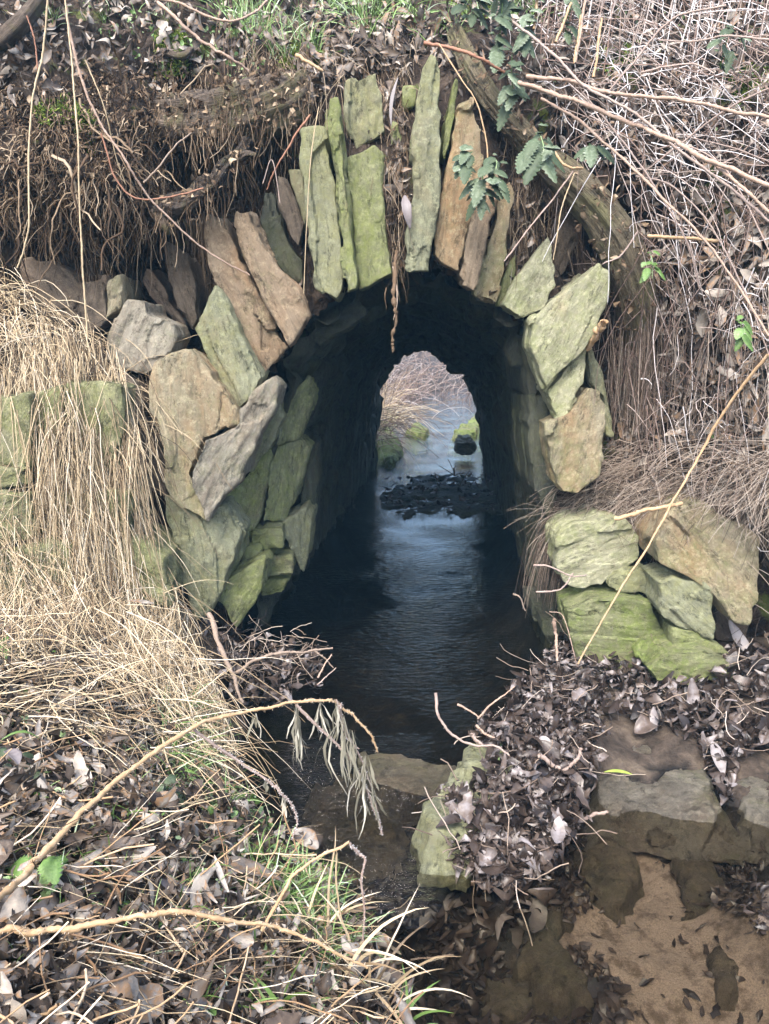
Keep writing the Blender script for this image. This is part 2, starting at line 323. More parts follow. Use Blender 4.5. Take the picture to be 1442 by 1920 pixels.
GP = [(-700, 1500, .8), (-400, 1200, .75), (-400, 1500, .72), (-400, 1920, .72), (-400, 2400, .7), (0, 1180, .58), (0, 1500, .58), (0, 1920, .6), (0, 2400, .65), (200, 1180, .45), (200, 1300, .45), (200, 1600, .5), (200, 1900, .5), (300, 1150, .3), (380, 1230, .12), (330, 1400, .3), (400, 1480, .2),
 (430, 1330, .06), (465, 1500, .02), (400, 1700, .35), (400, 1900, .37), (520, 1600, .08), (600, 1660, .06), (650, 1760, .1), (600, 1850, .22), (700, 1910, .06), (730, 2000, .1), (500, 2400, .5), (760, 2300, .1),
 (470, 1230, -.08), (520, 1400, -.28), (560, 1500, -.25), (650, 1560, -.22), (620, 1430, -.2), (760, 1250, -.3), (900, 1300, -.3), (700, 1400, -.25), (640, 1230, -.28), (700, 1700, -.25), (800, 1750, -.25), (780, 1860, -.2), (900, 1760, -.22), (950, 1900, -.16), (900, 2200, -.15),
 (1100, 1650, -.14), (1180, 1600, -.1), (1250, 1750, -.1), (1400, 1900, -.1), (1400, 1650, -.12), (1300, 2200, -.1), (1600, 2000, -.05), (1560, 1600, .02),
 (820, 1450, -.2), (900, 1440, .02), (960, 1400, .08), (1000, 1340, .12), (1080, 1290, .07), (1000, 1460, .12), (950, 1530, .1), (930, 1620, .02), (1020, 1580, .02), (880, 1560, .03), (1090, 1400, .1), (1120, 1500, -.04),
 (1200, 1400, .03), (1200, 1480, .0), (1300, 1345, .06), (1350, 1400, .06), (1442, 1350, .10), (1300, 1285, .03), (1200, 1255, .01), (1390, 1500, .02), (1100, 1235, .01), (1500, 1180, .3), (1442, 1235, .12), (1400, 1180, .1), (1700, 1300, .6), (1700, 1600, .25), (1900, 1500, .7), (960, 1250, -.25), (980, 1330, .02)]
gp = [Pz(*q) for q in GP]
gx = [(q[0], q[1]) for q in gp] + [(x, y) for x in (-.4, .1, .6) for y in (3.9, 4.8)] + [(-1.3, 3.2), (-1.2, 3.6), (1.3, 3.6), (1.3, 4.2), (-1.3, 4.4)]
gz = [q[2] for q in gp] + [-.3] * 6 + [.5, .5, .3, .4, .4]
groundF = RBF(gx, gz, 2e-3)
def far_z(x, y):
    c = .08 + .085 * (y - 3.6) + max(0, y - 16) ** 2 * .02; d = abs(x - c - .0); w = .66 + .02 * max(0, y - 9) - .035 * max(0, y - 15)
    z = -.3 + .33 * min(1, max(0, (d - w * .75) / .25)) + max(0, d - w - .1) * .42
    return min(z, 1.3 + .02 * abs(x))
def ground_z(X, Y):
    zn = groundF(np.stack([X, Y], 1)); out = np.empty_like(zn)
    for i in range(len(zn)):
        x, y = X[i], Y[i]
        if y > 5: z = far_z(x, y)
        elif y > 4.2: f = (y - 4.2) / .8; z = zn[i] * (1 - f) + far_z(x, y) * f
        else: z = zn[i]
        e = max(0, abs(x) - 2.2) / 2; e = min(1, e)
        if y < 5: z = z * (1 - e) + .8 * e
        out[i] = z
    return out
def build_ground():
    xs = np.concatenate([-np.geomspace(80, 2.6, 22), np.arange(-2.55, 2.6, .03), np.geomspace(2.6, 80, 22)])
    ys = np.concatenate([-np.geomspace(60, .3, 16), np.arange(-.25, 4.6, .03), np.arange(4.6, 9, .1), np.geomspace(9, 120, 60)])
    X, Y = np.meshgrid(xs, ys); Z = ground_z(X.ravel(), Y.ravel()); pts = np.stack([X.ravel(), Y.ravel(), Z], 1); sand = np.zeros(len(pts))
    for i, p in enumerate(pts):
        if abs(p[0]) < 6 and -1 < p[1] < 30:
            rough = .045 if p[2] > .02 else .03
            p[2] += rough * fbm(p, 4.5, 5) + .012 * fbm(p + 3, 16, 3)
    sp = [Pz(x, y, -.1)[:2] for x, y in ((1130, 1570), (1260, 1560), (1330, 1640), (1300, 1760), (1390, 1860), (1430, 1960), (1380, 2400), (1200, 2400), (1180, 1920), (1090, 1860), (1120, 1760), (1170, 1690), (1140, 1640))]
    cen = [(Pz(x, y, -.1)[:2], r) for x, y, r in ((1180, 1640, .16), (1240, 1730, .2), (1220, 1830, .17), (1310, 1900, .18), (1340, 2050, .3), (1130, 1760, .1), (1250, 1580, .12))]
    for i, p in enumerate(pts):
        if abs(p[0]) < 2 and 0 < p[1] < 3:
            s = 0
            for c, r in cen: s = max(s, 1.55 - .8 * math.hypot(p[0] - c[0], p[1] - c[1]) / r)
            sand[i] = max(0, s) if p[2] < .05 else 0
    nx = len(xs); F = []
    for i in range(len(ys) - 1):
        a = i * nx + np.arange(nx - 1); F.append(np.stack([a, a + 1, a + nx + 1, a + nx], 1))
    acc = Acc(); acc.add(pts, np.concatenate(F)); o = acc.build('ground', MT['ground'], origin=(0, 0, 0)); o['kind'] = 'structure'
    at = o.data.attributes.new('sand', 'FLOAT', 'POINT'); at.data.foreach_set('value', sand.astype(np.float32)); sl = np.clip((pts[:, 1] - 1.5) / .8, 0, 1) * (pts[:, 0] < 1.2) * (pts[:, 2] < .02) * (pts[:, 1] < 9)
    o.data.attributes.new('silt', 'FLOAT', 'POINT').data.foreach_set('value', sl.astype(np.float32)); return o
ground = build_ground()

# ------------------------------------------------------------------ water
def build_water():
    m = bpy.data.materials.new('stream_water'); m.use_nodes = True; t = m.node_tree; t.nodes.remove(t.nodes['Principled BSDF']); out = t.nodes['Material Output']
    N = t.nodes.new; L = t.links.new
    tc = N('ShaderNodeTexCoord'); mp = N('ShaderNodeMapping'); mp.inputs['Scale'].default_value = (1, 1.9, 1); L(tc.outputs['Object'], mp.inputs['Vector'])
    n1 = N('ShaderNodeTexNoise'); n1.inputs['Scale'].default_value = 21; n1.inputs['Detail'].default_value = 4; L(mp.outputs[0], n1.inputs['Vector'])
    n2 = N('ShaderNodeTexNoise'); n2.inputs['Scale'].default_value = 2.0; L(tc.outputs['Object'], n2.inputs['Vector'])
    rr = N('ShaderNodeValToRGB'); rr.color_ramp.elements[0].position = .38; rr.color_ramp.elements[0].color = (.18, .18, .18, 1); rr.color_ramp.elements[1].position = .62; L(n2.outputs['Fac'], rr.inputs[0])
    at = N('ShaderNodeAttribute'); at.attribute_name = 'ripple'
    mu = N('ShaderNodeMath'); mu.operation = 'MULTIPLY'; L(n1.outputs['Fac'], mu.inputs[0]); L(rr.outputs[0], mu.inputs[1])
    m2 = N('ShaderNodeMath'); m2.operation = 'MULTIPLY'; L(mu.outputs[0], m2.inputs[0]); L(at.outputs['Fac'], m2.inputs[1])
    b = N('ShaderNodeBump'); b.inputs['Strength'].default_value = 1; b.inputs['Distance'].default_value = .016; L(m2.outputs[0], b.inputs['Height'])
    fr = N('ShaderNodeFresnel'); fr.inputs['IOR'].default_value = 1.34; L(b.outputs[0], fr.inputs['Normal'])
    tr = N('ShaderNodeBsdfTransparent'); tr.inputs['Color'].default_value = (.72, .69, .62, 1)
    gl = N('ShaderNodeBsdfGlossy'); gl.inputs['Roughness'].default_value = .005; L(b.outputs[0], gl.inputs['Normal'])
    mx = N('ShaderNodeMixShader'); L(fr.outputs[0], mx.inputs[0]); L(tr.outputs[0], mx.inputs[1]); L(gl.outputs[0], mx.inputs[2]); L(mx.outputs[0], out.inputs['Surface'])
    xs = np.arange(-1.4, 4.5, .1); ys = np.concatenate([np.arange(.2, 12, .1), np.arange(12, 60, 1.0)])
    X, Y = np.meshgrid(xs, ys); nx = len(xs); pts = np.stack([X.ravel(), Y.ravel(), np.zeros(X.size)], 1)
    a = (np.arange(len(ys) - 1)[:, None] * nx + np.arange(nx - 1)[None]).ravel()
    acc = Acc(); acc.add(pts, np.stack([a, a + 1, a + nx + 1, a + nx], 1)); o = acc.build('water', m, origin=(0, 0, 0)); o['kind'] = 'structure'
    rip = np.clip((Y.ravel() - 1.7) / 1.2, 0, 1) * .5 + .12; rip = np.where((Y.ravel() > 3.0) & (Y.ravel() < 5), .65, rip); rip = np.where((Y.ravel() >= 5) & (Y.ravel() < 8.8), .5, rip); rip = np.where(Y.ravel() > 8.8, .45, rip)
    rip = rip * np.where((X.ravel() > .5) & (Y.ravel() < 3), .25, 1)
    rip = np.where((X.ravel() > -.35) & (X.ravel() < .2) & (Y.ravel() > 1.8) & (Y.ravel() < 2.7), 3.2, rip)
    o.data.attributes.new('ripple', 'FLOAT', 'POINT').data.foreach_set('value', rip.astype(np.float32))
    return o
build_water()

# ------------------------------------------------------------------ ray casts on the bank and the ground
def bvh(o):
    me = o.data; n = len(me.vertices); v = np.empty(n * 3, np.float32); me.vertices.foreach_get('co', v); v = v.reshape(-1, 3) + np.array(o.location) + (np.array(o.parent.location) if o.parent else 0)
    return BVHTree.FromPolygons([tuple(q) for q in v], [tuple(p.vertices) for p in me.polygons])
T1, T2 = bvh(emb), bvh(ground)
def cast(px, py, water=False):
    d = Vector(ray(px, py)).normalized(); o = Vector((0, 0, CAMZ)); best = None
    for T in (T1, T2):
        h = T.ray_cast(o, d)
        if h[0] is not None and (best is None or h[3] < best[3]): best = h
    if best is None: return None
    p, n = np.array(best[0]), np.array(best[1])
    if n.dot(np.array(d)) > 0: n = -n
    if water and p[2] < 0: p = Pz(px, py, 0.002); n = np.array([0, 0, 1.])
    return p, n
def scatter(poly, n, water=False):
    Ps, Ns = [], []
    for x, y in sample(poly, n):
        h = cast(x, y, water)
        if h is not None: Ps.append(h[0]); Ns.append(h[1])
    return np.array(Ps), np.array(Ns)

# ------------------------------------------------------------------ stones
def make_stone(name, poly, Y, depth, mat, parent=None, tilt=(0, 0), vox=.0085, amp=.8, back=.9, flat_z=None, label=None, cat=None, group=None, sink=(0, 0)):
    """outline -> block with its own thickness, remeshed, chipped and layered"""
    poly = [q[:2] for q in poly]
    cx = sum(q[0] for q in poly) / len(poly); cy = sum(q[1] for q in poly) / len(poly)
    if flat_z is None: W = [P(x, y, Y + tilt[0] * (x - cx) / 100 + tilt[1] * (y - cy) / 100) for x, y in poly]
    else: W = [Pz(x, y, flat_z) for x, y in poly]
    W = np.array(W); c = W.mean(0); W = c + (W - c) * (1 + .0065 / max(.03, np.linalg.norm(W - c, axis=1).mean())); dens = []
    for i in range(len(W)):
        a, b = W[i], W[(i + 1) % len(W)]; k = max(1, int(np.linalg.norm(b - a) / .035))
        for j in range(k):
            q = a + (b - a) * j / k; jt = .006 * amp if j else .002; dens.append(q + RNG.normal(size=3) * jt * ([1, .6, 1] if flat_z is None else [1, 1, .4]))
    W2 = np.array(dens); n = len(W2); ax = np.array([0, 1., 0]) if flat_z is None else np.array([0, 0, -1.])
    cc = W2.mean(0); mid = cc + (W2 - cc) * 1.0 + ax * .02
    front = cc + (W2 - cc) * .985 + ax * 0; backr = cc + (W2 - cc) * back + ax * depth + np.array([sink[0], 0, sink[1]])
    inner = cc + (W2 - cc) * .5 - ax * (.003 * amp) + RNG.normal(size=(n, 3)) * .002
    verts = np.concatenate([inner, front, mid, backr]); faces = [list(range(n))]
    for r in range(3):
        for i in range(n): faces.append([r * n + i, r * n + (i + 1) % n, (r + 1) * n + (i + 1) % n, (r + 1) * n + i])
    faces.append(list(range(4 * n - 1, 3 * n - 1, -1)))
    # orient so the local z runs along the long side
    D = W2 - cc; S = D[:, [0, 2]] if flat_z is None else D[:, [0, 1]]
    w, U = np.linalg.eigh(S.T @ S); la = U[:, 1]
    me = bpy.data.meshes.new(name); me.from_pydata([tuple(v - cc) for v in verts], [], faces); me.update()
    import bmesh
    bm = bmesh.new(); bm.from_mesh(me); bmesh.ops.recalc_face_normals(bm, faces=bm.faces); bm.to_mesh(me); bm.free()
    tmp = bpy.data.objects.new('tmp', me); COL.objects.link(tmp); md = tmp.modifiers.new('r', 'REMESH'); md.mode = 'VOXEL'; md.voxel_size = vox
    dg = bpy.context.evaluated_depsgraph_get(); ev = tmp.evaluated_get(dg); m2 = bpy.data.meshes.new_from_object(ev); bpy.data.objects.remove(tmp)
    nv = len(m2.vertices); V = np.empty(nv * 3, np.float32); m2.vertices.foreach_get('co', V); V = V.reshape(-1, 3).astype(float)
    ne = len(m2.edges); E = np.empty(ne * 2, np.int32); m2.edges.foreach_get('vertices', E); E = E.reshape(-1, 2)
    for _ in range(1):
        s = np.zeros_like(V); k = np.zeros(nv)
        np.add.at(s, E[:, 0], V[E[:, 1]]); np.add.at(s, E[:, 1], V[E[:, 0]]); np.add.at(k, E[:, 0], 1); np.add.at(k, E[:, 1], 1)
        V = V * .5 + .5 * s / np.maximum(k, 1)[:, None]
    m2.vertices.foreach_set('co', V.astype(np.float32).ravel()); m2.update()
    Nn = np.empty(nv * 3, np.float32); m2.vertices.foreach_get('normal', Nn); Nn = Nn.reshape(-1, 3)
    th = math.atan2(la[0], la[1]) if flat_z is None else 0
    ct, st = math.cos(th), math.sin(th); off = RNG.random(3) * 50
    for i in range(nv):
        x, y, z = V[i]; l = x * st + z * ct; a = x * ct - z * st
        q = (a + off[0], y + off[1], l * .4 + off[2])
        qv = Vector(q); d = 0
        for sc, ah, ag in ((4.5, .010, .20), (11, .004, .16)):
            w = qv * sc + noise.noise_vector(qv * sc * 1.5) * .25; dd, pts = noise.voronoi(w); pt = pts[0]
            h = noise.noise(pt * 7.31); g = noise.noise_vector(pt * 3.17); d += ah * h * 1.6 + ag * g.dot(w - pt) / sc * .5
        d = amp * (d * 1.25 + .007 * noise.fractal(qv * 15, .8, 2.1, 5) - .003)
        d = max(-.03, min(.025, d))
        V[i] += Nn[i] * d
    if flat_z is None:      # rotate into local frame, rotate the object back
        X2 = V[:, 0] * ct - V[:, 2] * st; Z2 = V[:, 0] * st + V[:, 2] * ct; V[:, 0] = X2; V[:, 2] = Z2
    m2.vertices.foreach_set('co', V.astype(np.float32).ravel()); m2.update(); m2.materials.clear(); m2.polygons.foreach_set('use_smooth', np.ones(len(m2.polygons), dtype=bool)); m2.set_sharp_from_angle(angle=math.radians(32))
    o = link(name, m2, MT[mat], parent, cc, smooth=False)
    if flat_z is None: o.rotation_euler = (0, th, 0)
    if label or cat: tag(o, label, cat, group)
    elif label: o['label'] = label
    return o

arch = empty('stone_arch', (0.08, 3.6, 0)); tag(arch, 'rough slate stone arch framing the dark mouth of the stream tunnel', 'stone arch')
def A(poly, Y, mat, label=None, depth=.36, name='arch_stone', **k): return make_stone(name, poly, Y, depth, mat, arch, label=label, **k)
A(r3([(85, 570), (150, 585), (168, 660), (250, 820), (345, 1000), (268, 1092), (215, 1000), (150, 870), (90, 740), (70, 640)]), 3.55, 'orange', 'orange-brown diagonal slab with a dark stain left of the opening', tilt=(0, .02))
A(r3([(182, 562), (225, 555), (262, 650), (300, 720), (385, 810), (418, 900), (352, 1000), (250, 805), (212, 720), (170, 610)]), 3.5, 'orange', 'tan diagonal slab ending at the left shoulder of the opening')
A(r4([(910, -40), (945, 5), (1000, 115), (1110, 330), (1060, 400), (1000, 465), (960, 420), (890, 270), (820, 130), (870, 50)]), 3.45, 'green', 'pale green lozenge slab lowest of the left diagonal slabs', tilt=(-.03, 0))
A(r3([(275, 500), (300, 490), (330, 600), (360, 670), (400, 720), (405, 800), (350, 780), (290, 680), (265, 590)]), 3.66, 'dark')
A(r3([(310, 440), (350, 450), (402, 600), (388, 672), (360, 640), (320, 540)]), 3.62, 'brown')
A(r3([(352, 420), (395, 425), (418, 560), (408, 640), (378, 520)]), 3.72, 'green')
A(r3([(387, 285), (470, 290), (500, 440), (522, 600), (540, 700), (535, 810), (515, 845), (440, 805), (430, 680), (410, 480)]), 3.55, 'green', 'tall green slab left of the crown with a split face', depth=.45)
A(r3([(485, 190), (514, 187), (532, 300), (546, 480), (570, 680), (580, 812), (545, 822), (528, 680), (508, 480), (495, 330)]), 3.46, 'olive', 'long thin green slab wedged upright', depth=.4)
A(r3([(468, 220), (487, 215), (502, 370), (490, 385), (474, 300)]), 3.68, 'olive')
A(r3([(550, 130), (645, 92), (660, 170), (675, 290), (572, 352), (550, 290), (545, 200)]), 3.68, 'green', 'square green block topmost on the left of the crown', tilt=(0, .02))
A(r3([(540, 382), (635, 345), (664, 370), (665, 480), (680, 640), (700, 755), (690, 768), (590, 812), (578, 780), (562, 560)]), 3.55, 'olive', 'broad mossy green slab beside the root filled gap', depth=.45)
A(r3([(690, 260), (720, 265), (722, 370), (690, 385)]), 3.72, 'olive')
A(r3([(735, 150), (770, 145), (765, 208), (735, 212)]), 3.8, 'olive')
A(r3([(730, 400), (752, 380), (760, 520), (735, 600)]), 3.76, 'dark')
A(r3([(822, 42), (850, 60), (862, 140), (855, 260), (855, 420), (845, 560), (825, 650), (815, 748), (745, 742), (745, 620), (765, 480), (760, 300), (775, 200), (792, 90)]), 3.53, 'green', 'tallest slab of the arch, pale green with a pointed top', depth=.4)
A(r3([(905, 110), (916, 125), (906, 250), (890, 330), (875, 382), (856, 372), (865, 260), (890, 150)]), 3.58, 'olive')
A(r3([(875, 400), (893, 385), (872, 520), (845, 560), (848, 480)]), 3.66, 'dark')
A(r3([(920, 210), (960, 190), (990, 290), (1002, 380), (962, 560), (935, 670), (915, 752), (860, 728), (832, 695), (835, 620), (850, 540), (870, 430), (900, 280)]), 3.56, 'tan', 'wide tan and grey slab right of the crown, mossy at its foot', depth=.45)
A(r3([(1005, 385), (1050, 395), (1047, 500), (1012, 620), (980, 790), (965, 818), (915, 762), (940, 640), (975, 480)]), 3.58, 'orange', 'brown narrow slab under the nettle')
A(r3([(1058, 480), (1085, 460), (1098, 500), (1078, 640), (1068, 750), (1040, 858), (972, 822), (990, 720), (1022, 620)]), 3.62, 'tan')
A(r3([(1080, 740), (1105, 700), (1100, 780), (1060, 862), (1040, 865)]), 3.68, 'olive')
A(r3([(1210, 645), (1228, 700), (1232, 800), (1190, 880), (1130, 907), (1085, 882), (1058, 862), (1110, 770), (1150, 720)]), 3.53, 'pale', 'pale lichen block on the right shoulder')
A(r3([(1250, 560), (1300, 570), (1312, 650), (1285, 720), (1250, 772), (1225, 762), (1235, 650)]), 3.8, 'brown')
A(ph([(1120, 498), (1142, 510), (1141, 560), (1122, 610), (1100, 655), (1058, 690), (1026, 735), (1012, 690), (998, 640), (998, 602), (1040, 562), (1085, 532)]), 3.46, 'pale', 'big pale green leaf-shaped block on the right shoulder', tilt=(-.02, 0), depth=.42)
A(r6([(505, 255), (522, 300), (515, 410), (470, 490), (385, 577), (350, 520), (330, 445), (430, 320)]), 3.5, 'pale', 'whitish wedge between the pale block and the orange block')
A(r6([(540, 432), (585, 460), (608, 570), (600, 700), (590, 850), (480, 945), (400, 940), (370, 900), (338, 720), (328, 612), (385, 582), (470, 515)]), 3.46, 'tan', 'honey coloured block lowest on the right side', depth=.45)
A(r6([(525, 235), (562, 260), (612, 400), (640, 560), (652, 665), (612, 665), (592, 470), (530, 400)]), 3.66, 'green')
A(r6([(670, 340), (740, 360), (765, 580), (720, 590), (690, 480)]), 3.85, 'green')
# right inner jamb
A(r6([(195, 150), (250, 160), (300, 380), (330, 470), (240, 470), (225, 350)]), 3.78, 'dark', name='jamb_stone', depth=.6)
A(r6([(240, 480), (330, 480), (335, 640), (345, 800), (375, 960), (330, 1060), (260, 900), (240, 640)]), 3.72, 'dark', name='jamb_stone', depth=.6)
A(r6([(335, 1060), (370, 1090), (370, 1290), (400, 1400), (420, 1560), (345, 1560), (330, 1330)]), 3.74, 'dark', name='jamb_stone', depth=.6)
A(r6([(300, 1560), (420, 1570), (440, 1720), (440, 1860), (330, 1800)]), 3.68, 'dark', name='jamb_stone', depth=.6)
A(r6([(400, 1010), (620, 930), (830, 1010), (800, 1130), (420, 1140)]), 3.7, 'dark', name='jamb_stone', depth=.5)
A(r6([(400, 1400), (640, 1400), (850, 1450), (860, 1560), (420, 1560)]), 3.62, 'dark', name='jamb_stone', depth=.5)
# left jamb
A(r4([(650, 280), (720, 235), (800, 215), (870, 285), (935, 370), (995, 470), (1005, 525), (860, 595), (830, 665), (795, 755), (878, 870), (872, 940), (765, 885), (700, 812), (690, 620), (660, 505), (625, 475), (630, 380)]), 3.27, 'tan', 'largest block of the left side, rusty brown turning green', tilt=(.04, -.02), name='jamb_stone', depth=.5)
A(r4([(1005, 470), (1100, 370), (1150, 335), (1177, 370), (1160, 455), (1100, 565), (1030, 705), (1020, 765), (930, 845), (900, 905), (880, 938), (800, 762), (832, 680), (870, 598), (1005, 540)]), 3.27, 'grey', 'silvery grey block with a bright flat face beside the opening', tilt=(.12, 0), name='jamb_stone', depth=.45)
A(r4([(1180, 440), (1195, 500), (1150, 620), (1062, 735), (1032, 705), (1100, 580)]), 3.62, 'green', name='jamb_stone')
A(r4([(690, 835), (780, 860), (870, 890), (940, 885), (975, 915), (1022, 990), (982, 1100), (940, 1230), (880, 1310), (830, 1357), (770, 1200), (750, 1050), (700, 950)]), 3.30, 'green', 'squared block at the foot of the left side', tilt=(.05, 0), name='jamb_stone', depth=.5)
A(r4([(1140, 610), (1150, 680), (1120, 800), (1090, 950), (1040, 985), (990, 935), (930, 880), (950, 835), (1030, 770)]), 3.62, 'olive', name='jamb_stone', tilt=(.2, 0))
A(r4([(1020, 995), (1045, 985), (1030, 1080), (975, 1185), (955, 1190), (985, 1100)]), 3.5, 'olive', name='jamb_stone', tilt=(.2, 0))
A(r4([(960, 1190), (1110, 1105), (1127, 1130), (1110, 1230), (1000, 1392), (940, 1292), (905, 1265)]), 3.42, 'olive', 'slanting green block at the water edge', name='jamb_stone', tilt=(.1, 0))
A(r4([(1055, 970), (1190, 970), (1192, 1050), (1062, 1062)]), 3.66, 'olive', name='jamb_stone')
A(r4([(1033, 1062), (1095, 1050), (1092, 1100), (1030, 1107)]), 3.62, 'olive', name='jamb_stone')
A(r4([(1115, 1085), (1225, 1085), (1227, 1170), (1120, 1177)]), 3.72, 'olive', name='jamb_stone')
A(r4([(1110, 1182), (1215, 1187), (1190, 1242), (1105, 1255)]), 3.74, 'olive', name='jamb_stone')
A(r4([(1192, 950), (1290, 890), (1312, 930), (1302, 1060), (1282, 1147), (1240, 1070), (1205, 1010)]), 3.85, 'green', name='jamb_stone', tilt=(.3, 0))
A(r4([(1172, 622), (1270, 600), (1312, 640), (1250, 860), (1200, 940), (1112, 942), (1132, 800), (1142, 700)]), 3.82, 'olive', name='jamb_stone', tilt=(.3, 0))
A(r4([(1180, 545), (1200, 430), (1300, 330), (1335, 400), (1270, 592), (1172, 612)]), 3.85, 'olive', name='jamb_stone', tilt=(.3, 0))
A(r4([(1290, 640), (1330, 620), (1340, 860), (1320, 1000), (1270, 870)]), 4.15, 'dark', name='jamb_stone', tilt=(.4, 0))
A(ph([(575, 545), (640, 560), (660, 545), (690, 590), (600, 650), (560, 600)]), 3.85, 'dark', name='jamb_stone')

def build_lining():
    Yn, Yf = 3.72, 8.95; ny = 150; near = spline([(x, z, 0) for x, z in NEAR], 9); far = spline([(x, z, 0) for x, z in FAR], 9); m = len(near)
    V = np.empty((ny, m, 3)); cen = np.array([.08, .8])
    for i in range(ny):
        f = i / (ny - 1); y = Yn + (Yf - Yn) * f; f2 = (y - 3.6) / 5.2; prof = near[:, :2] * (1 - f2) + far[:, :2] * f2; c = prof.mean(0)
        for j in range(m):
            x, z = prof[j]; d = np.array([x - c[0], z - c[1]]); d /= np.linalg.norm(d)
            s = j * .045
            dist, pts = noise.voronoi(Vector((s * 3.2, y * 5.5 + .3 * noise.noise(Vector((s * 4, y * 4, 0))), 1.5)))
            hsh = noise.noise(pts[0] * 7.3); joint = min(1, (dist[1] - dist[0]) / .25)
            a = .03 + .07 * hsh - .07 * joint + .02 * fbm((x, y, z), 6, 4)
            if f > .93 or f < .03: a += 0.02 * noise.noise(Vector((s * 9, y * 3, 4)))
            V[i, j] = (x + d[0] * a, y + .03 * noise.noise(Vector((s * 7, y * 2, 9))) * (1 if i in (0, ny - 1) else .2), z + d[1] * a)
    a = (np.arange(ny - 1)[:, None] * m + np.arange(m - 1)[None]).ravel(); acc = Acc(); acc.add(V.reshape(-1, 3), np.stack([a, a + 1, a + m + 1, a + m], 1))
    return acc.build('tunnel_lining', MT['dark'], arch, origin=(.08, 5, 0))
build_lining()

# wing wall behind the straw at the left
wall = empty('stone_wall', (-1.2, 3.1, 0)); tag(wall, 'mossy drystone wing wall half hidden behind hanging straw at the left edge', 'stone wall')
for poly, Y, mt in ((r4([(-140, 420), (0, 420), (120, 400), (130, 560), (125, 700), (0, 710), (-140, 700)]), 3.02, 'wallmoss'), (r4([(-140, 712), (0, 715), (120, 705), (110, 800), (0, 808), (-140, 800)]), 3.0, 'wallmoss'),
                    (r4([(140, 400), (260, 370), (265, 560), (255, 740), (140, 760)]), 3.08, 'wallmoss'), (r4([(270, 360), (400, 350), (510, 370), (522, 560), (505, 750), (380, 762), (270, 725)]), 3.1, 'wallmoss'),
                    (r4([(-140, 830), (120, 822), (150, 1000), (0, 1060), (-140, 1060)]), 2.98, 'wallmoss'), (r4([(200, 822), (400, 815), (545, 812), (552, 1000), (440, 1052), (240, 1030)]), 3.05, 'wallmoss'),
                    (r4([(0, 1080), (180, 1040), (300, 1060), (310, 1250), (120, 1300), (-60, 1280)]), 2.95, 'wallmoss'), (r4([(330, 1070), (560, 1020), (700, 1100), (720, 1300), (420, 1310)]), 3.02, 'wallmoss')):
    make_stone('wall_stone', poly, Y, .35, mt, wall, vox=.014)
make_stone('wall_stone', r4([(460, 315), (560, 350), (612, 430), (605, 520), (692, 600), (702, 832), (602, 792), (560, 600), (522, 400)]), 3.3, .3, 'brown', wall, label='flat pinkish brown stone beside the straw')

def rock(poly, Y, mat, label, cat='rock', depth=.32, name='rock', **k): return make_stone(name, poly, Y, depth, mat, None, label=label, cat=cat, **k)
rock(r4([(535, -5), (610, 10), (622, 60), (720, 110), (737, 160), (700, 250), (612, 318), (500, 292), (438, 265), (445, 150), (470, 90)]), 3.4, 'grey', 'loose brown grey boulder above the rusty block, left of the arch')
rock(r1([(545, 1000), (600, 1050), (690, 1230), (640, 1190), (560, 1110), (528, 1060)]), 3.75, 'brown', 'narrow dark brown stone in the hollow above the loose boulder')
rock(r1([(600, 900), (700, 960), (735, 1060), (740, 1190), (722, 1232), (665, 1150), (640, 1050)]), 3.72, 'brown', 'leaning dark slab in the hollow left of the orange slab')
rock(r1([(80, 970), (200, 990), (290, 1050), (305, 1200), (150, 1215), (90, 1120)]), 3.66, 'brown', 'dark brown stone at the back of the left hollow', depth=.25)
rock(r1([(405, 1060), (450, 1035), (455, 1150), (398, 1195)]), 3.6, 'tan', 'small tan stone leaning on the grey boulder under the cobweb')
rock(r1([(300, 1060), (395, 1040), (398, 1200), (340, 1260), (300, 1230)]), 3.62, 'brown', 'brown stone behind the hanging root tassel')
rock(r6([(480, 1090), (600, 1060), (700, 1080), (782, 1150), (785, 1260), (700, 1335), (600, 1392), (480, 1412), (400, 1382), (370, 1280), (370, 1180), (420, 1120)]), 3.38, 'pale', 'rounded pale stone under the fringe of straw right of the tunnel')
rock(r6([(640, 1360), (720, 1325), (800, 1330), (838, 1380), (842, 1462), (780, 1422), (700, 1432), (630, 1402)]), 3.34, 'green', 'small flat stone wedged above the bright mossy block')
rock(r6([(420, 1520), (560, 1470), (700, 1465), (830, 1480), (862, 1560), (888, 1700), (840, 1762), (640, 1812), (500, 1802), (470, 1700), (432, 1600)]), 3.24, 'mossy', 'bright green mossy square block at the right foot of the tunnel')
rock(r6([(980, 1000), (1060, 985), (1120, 990), (1165, 1040), (1290, 1100), (1352, 1160), (1352, 1290), (1347, 1430), (1310, 1582), (1200, 1542), (1140, 1450), (1010, 1350), (870, 1292), (863, 1180), (920, 1080)]), 3.12, 'tan', 'largest loose boulder, brown and angular, at the right edge', tilt=(0, -.04), depth=.4)
rock(r6([(870, 1385), (960, 1362), (1100, 1388), (1138, 1440), (1132, 1652), (960, 1592), (885, 1545)]), 3.10, 'green', 'green squared stone under the largest brown boulder')
rock(r6([(940, 1605), (1040, 1618), (1180, 1690), (1210, 1730), (1100, 1735), (940, 1715)]), 3.1, 'olive', 'low grey-green stone wedged under the squared stone')
rock(r6([(930, 1725), (1100, 1708), (1180, 1738), (1272, 1800), (1284, 1892), (1100, 1905), (870, 1875), (825, 1812)]), 2.98, 'mossy', 'flat mossy stone lowest in the pile, among the leaves')
rock(r6([(1140, 1440), (1200, 1530), (1310, 1570), (1280, 1680), (1150, 1660)]), 3.3, 'brown', 'dark stone in the shadow beneath the largest boulder')
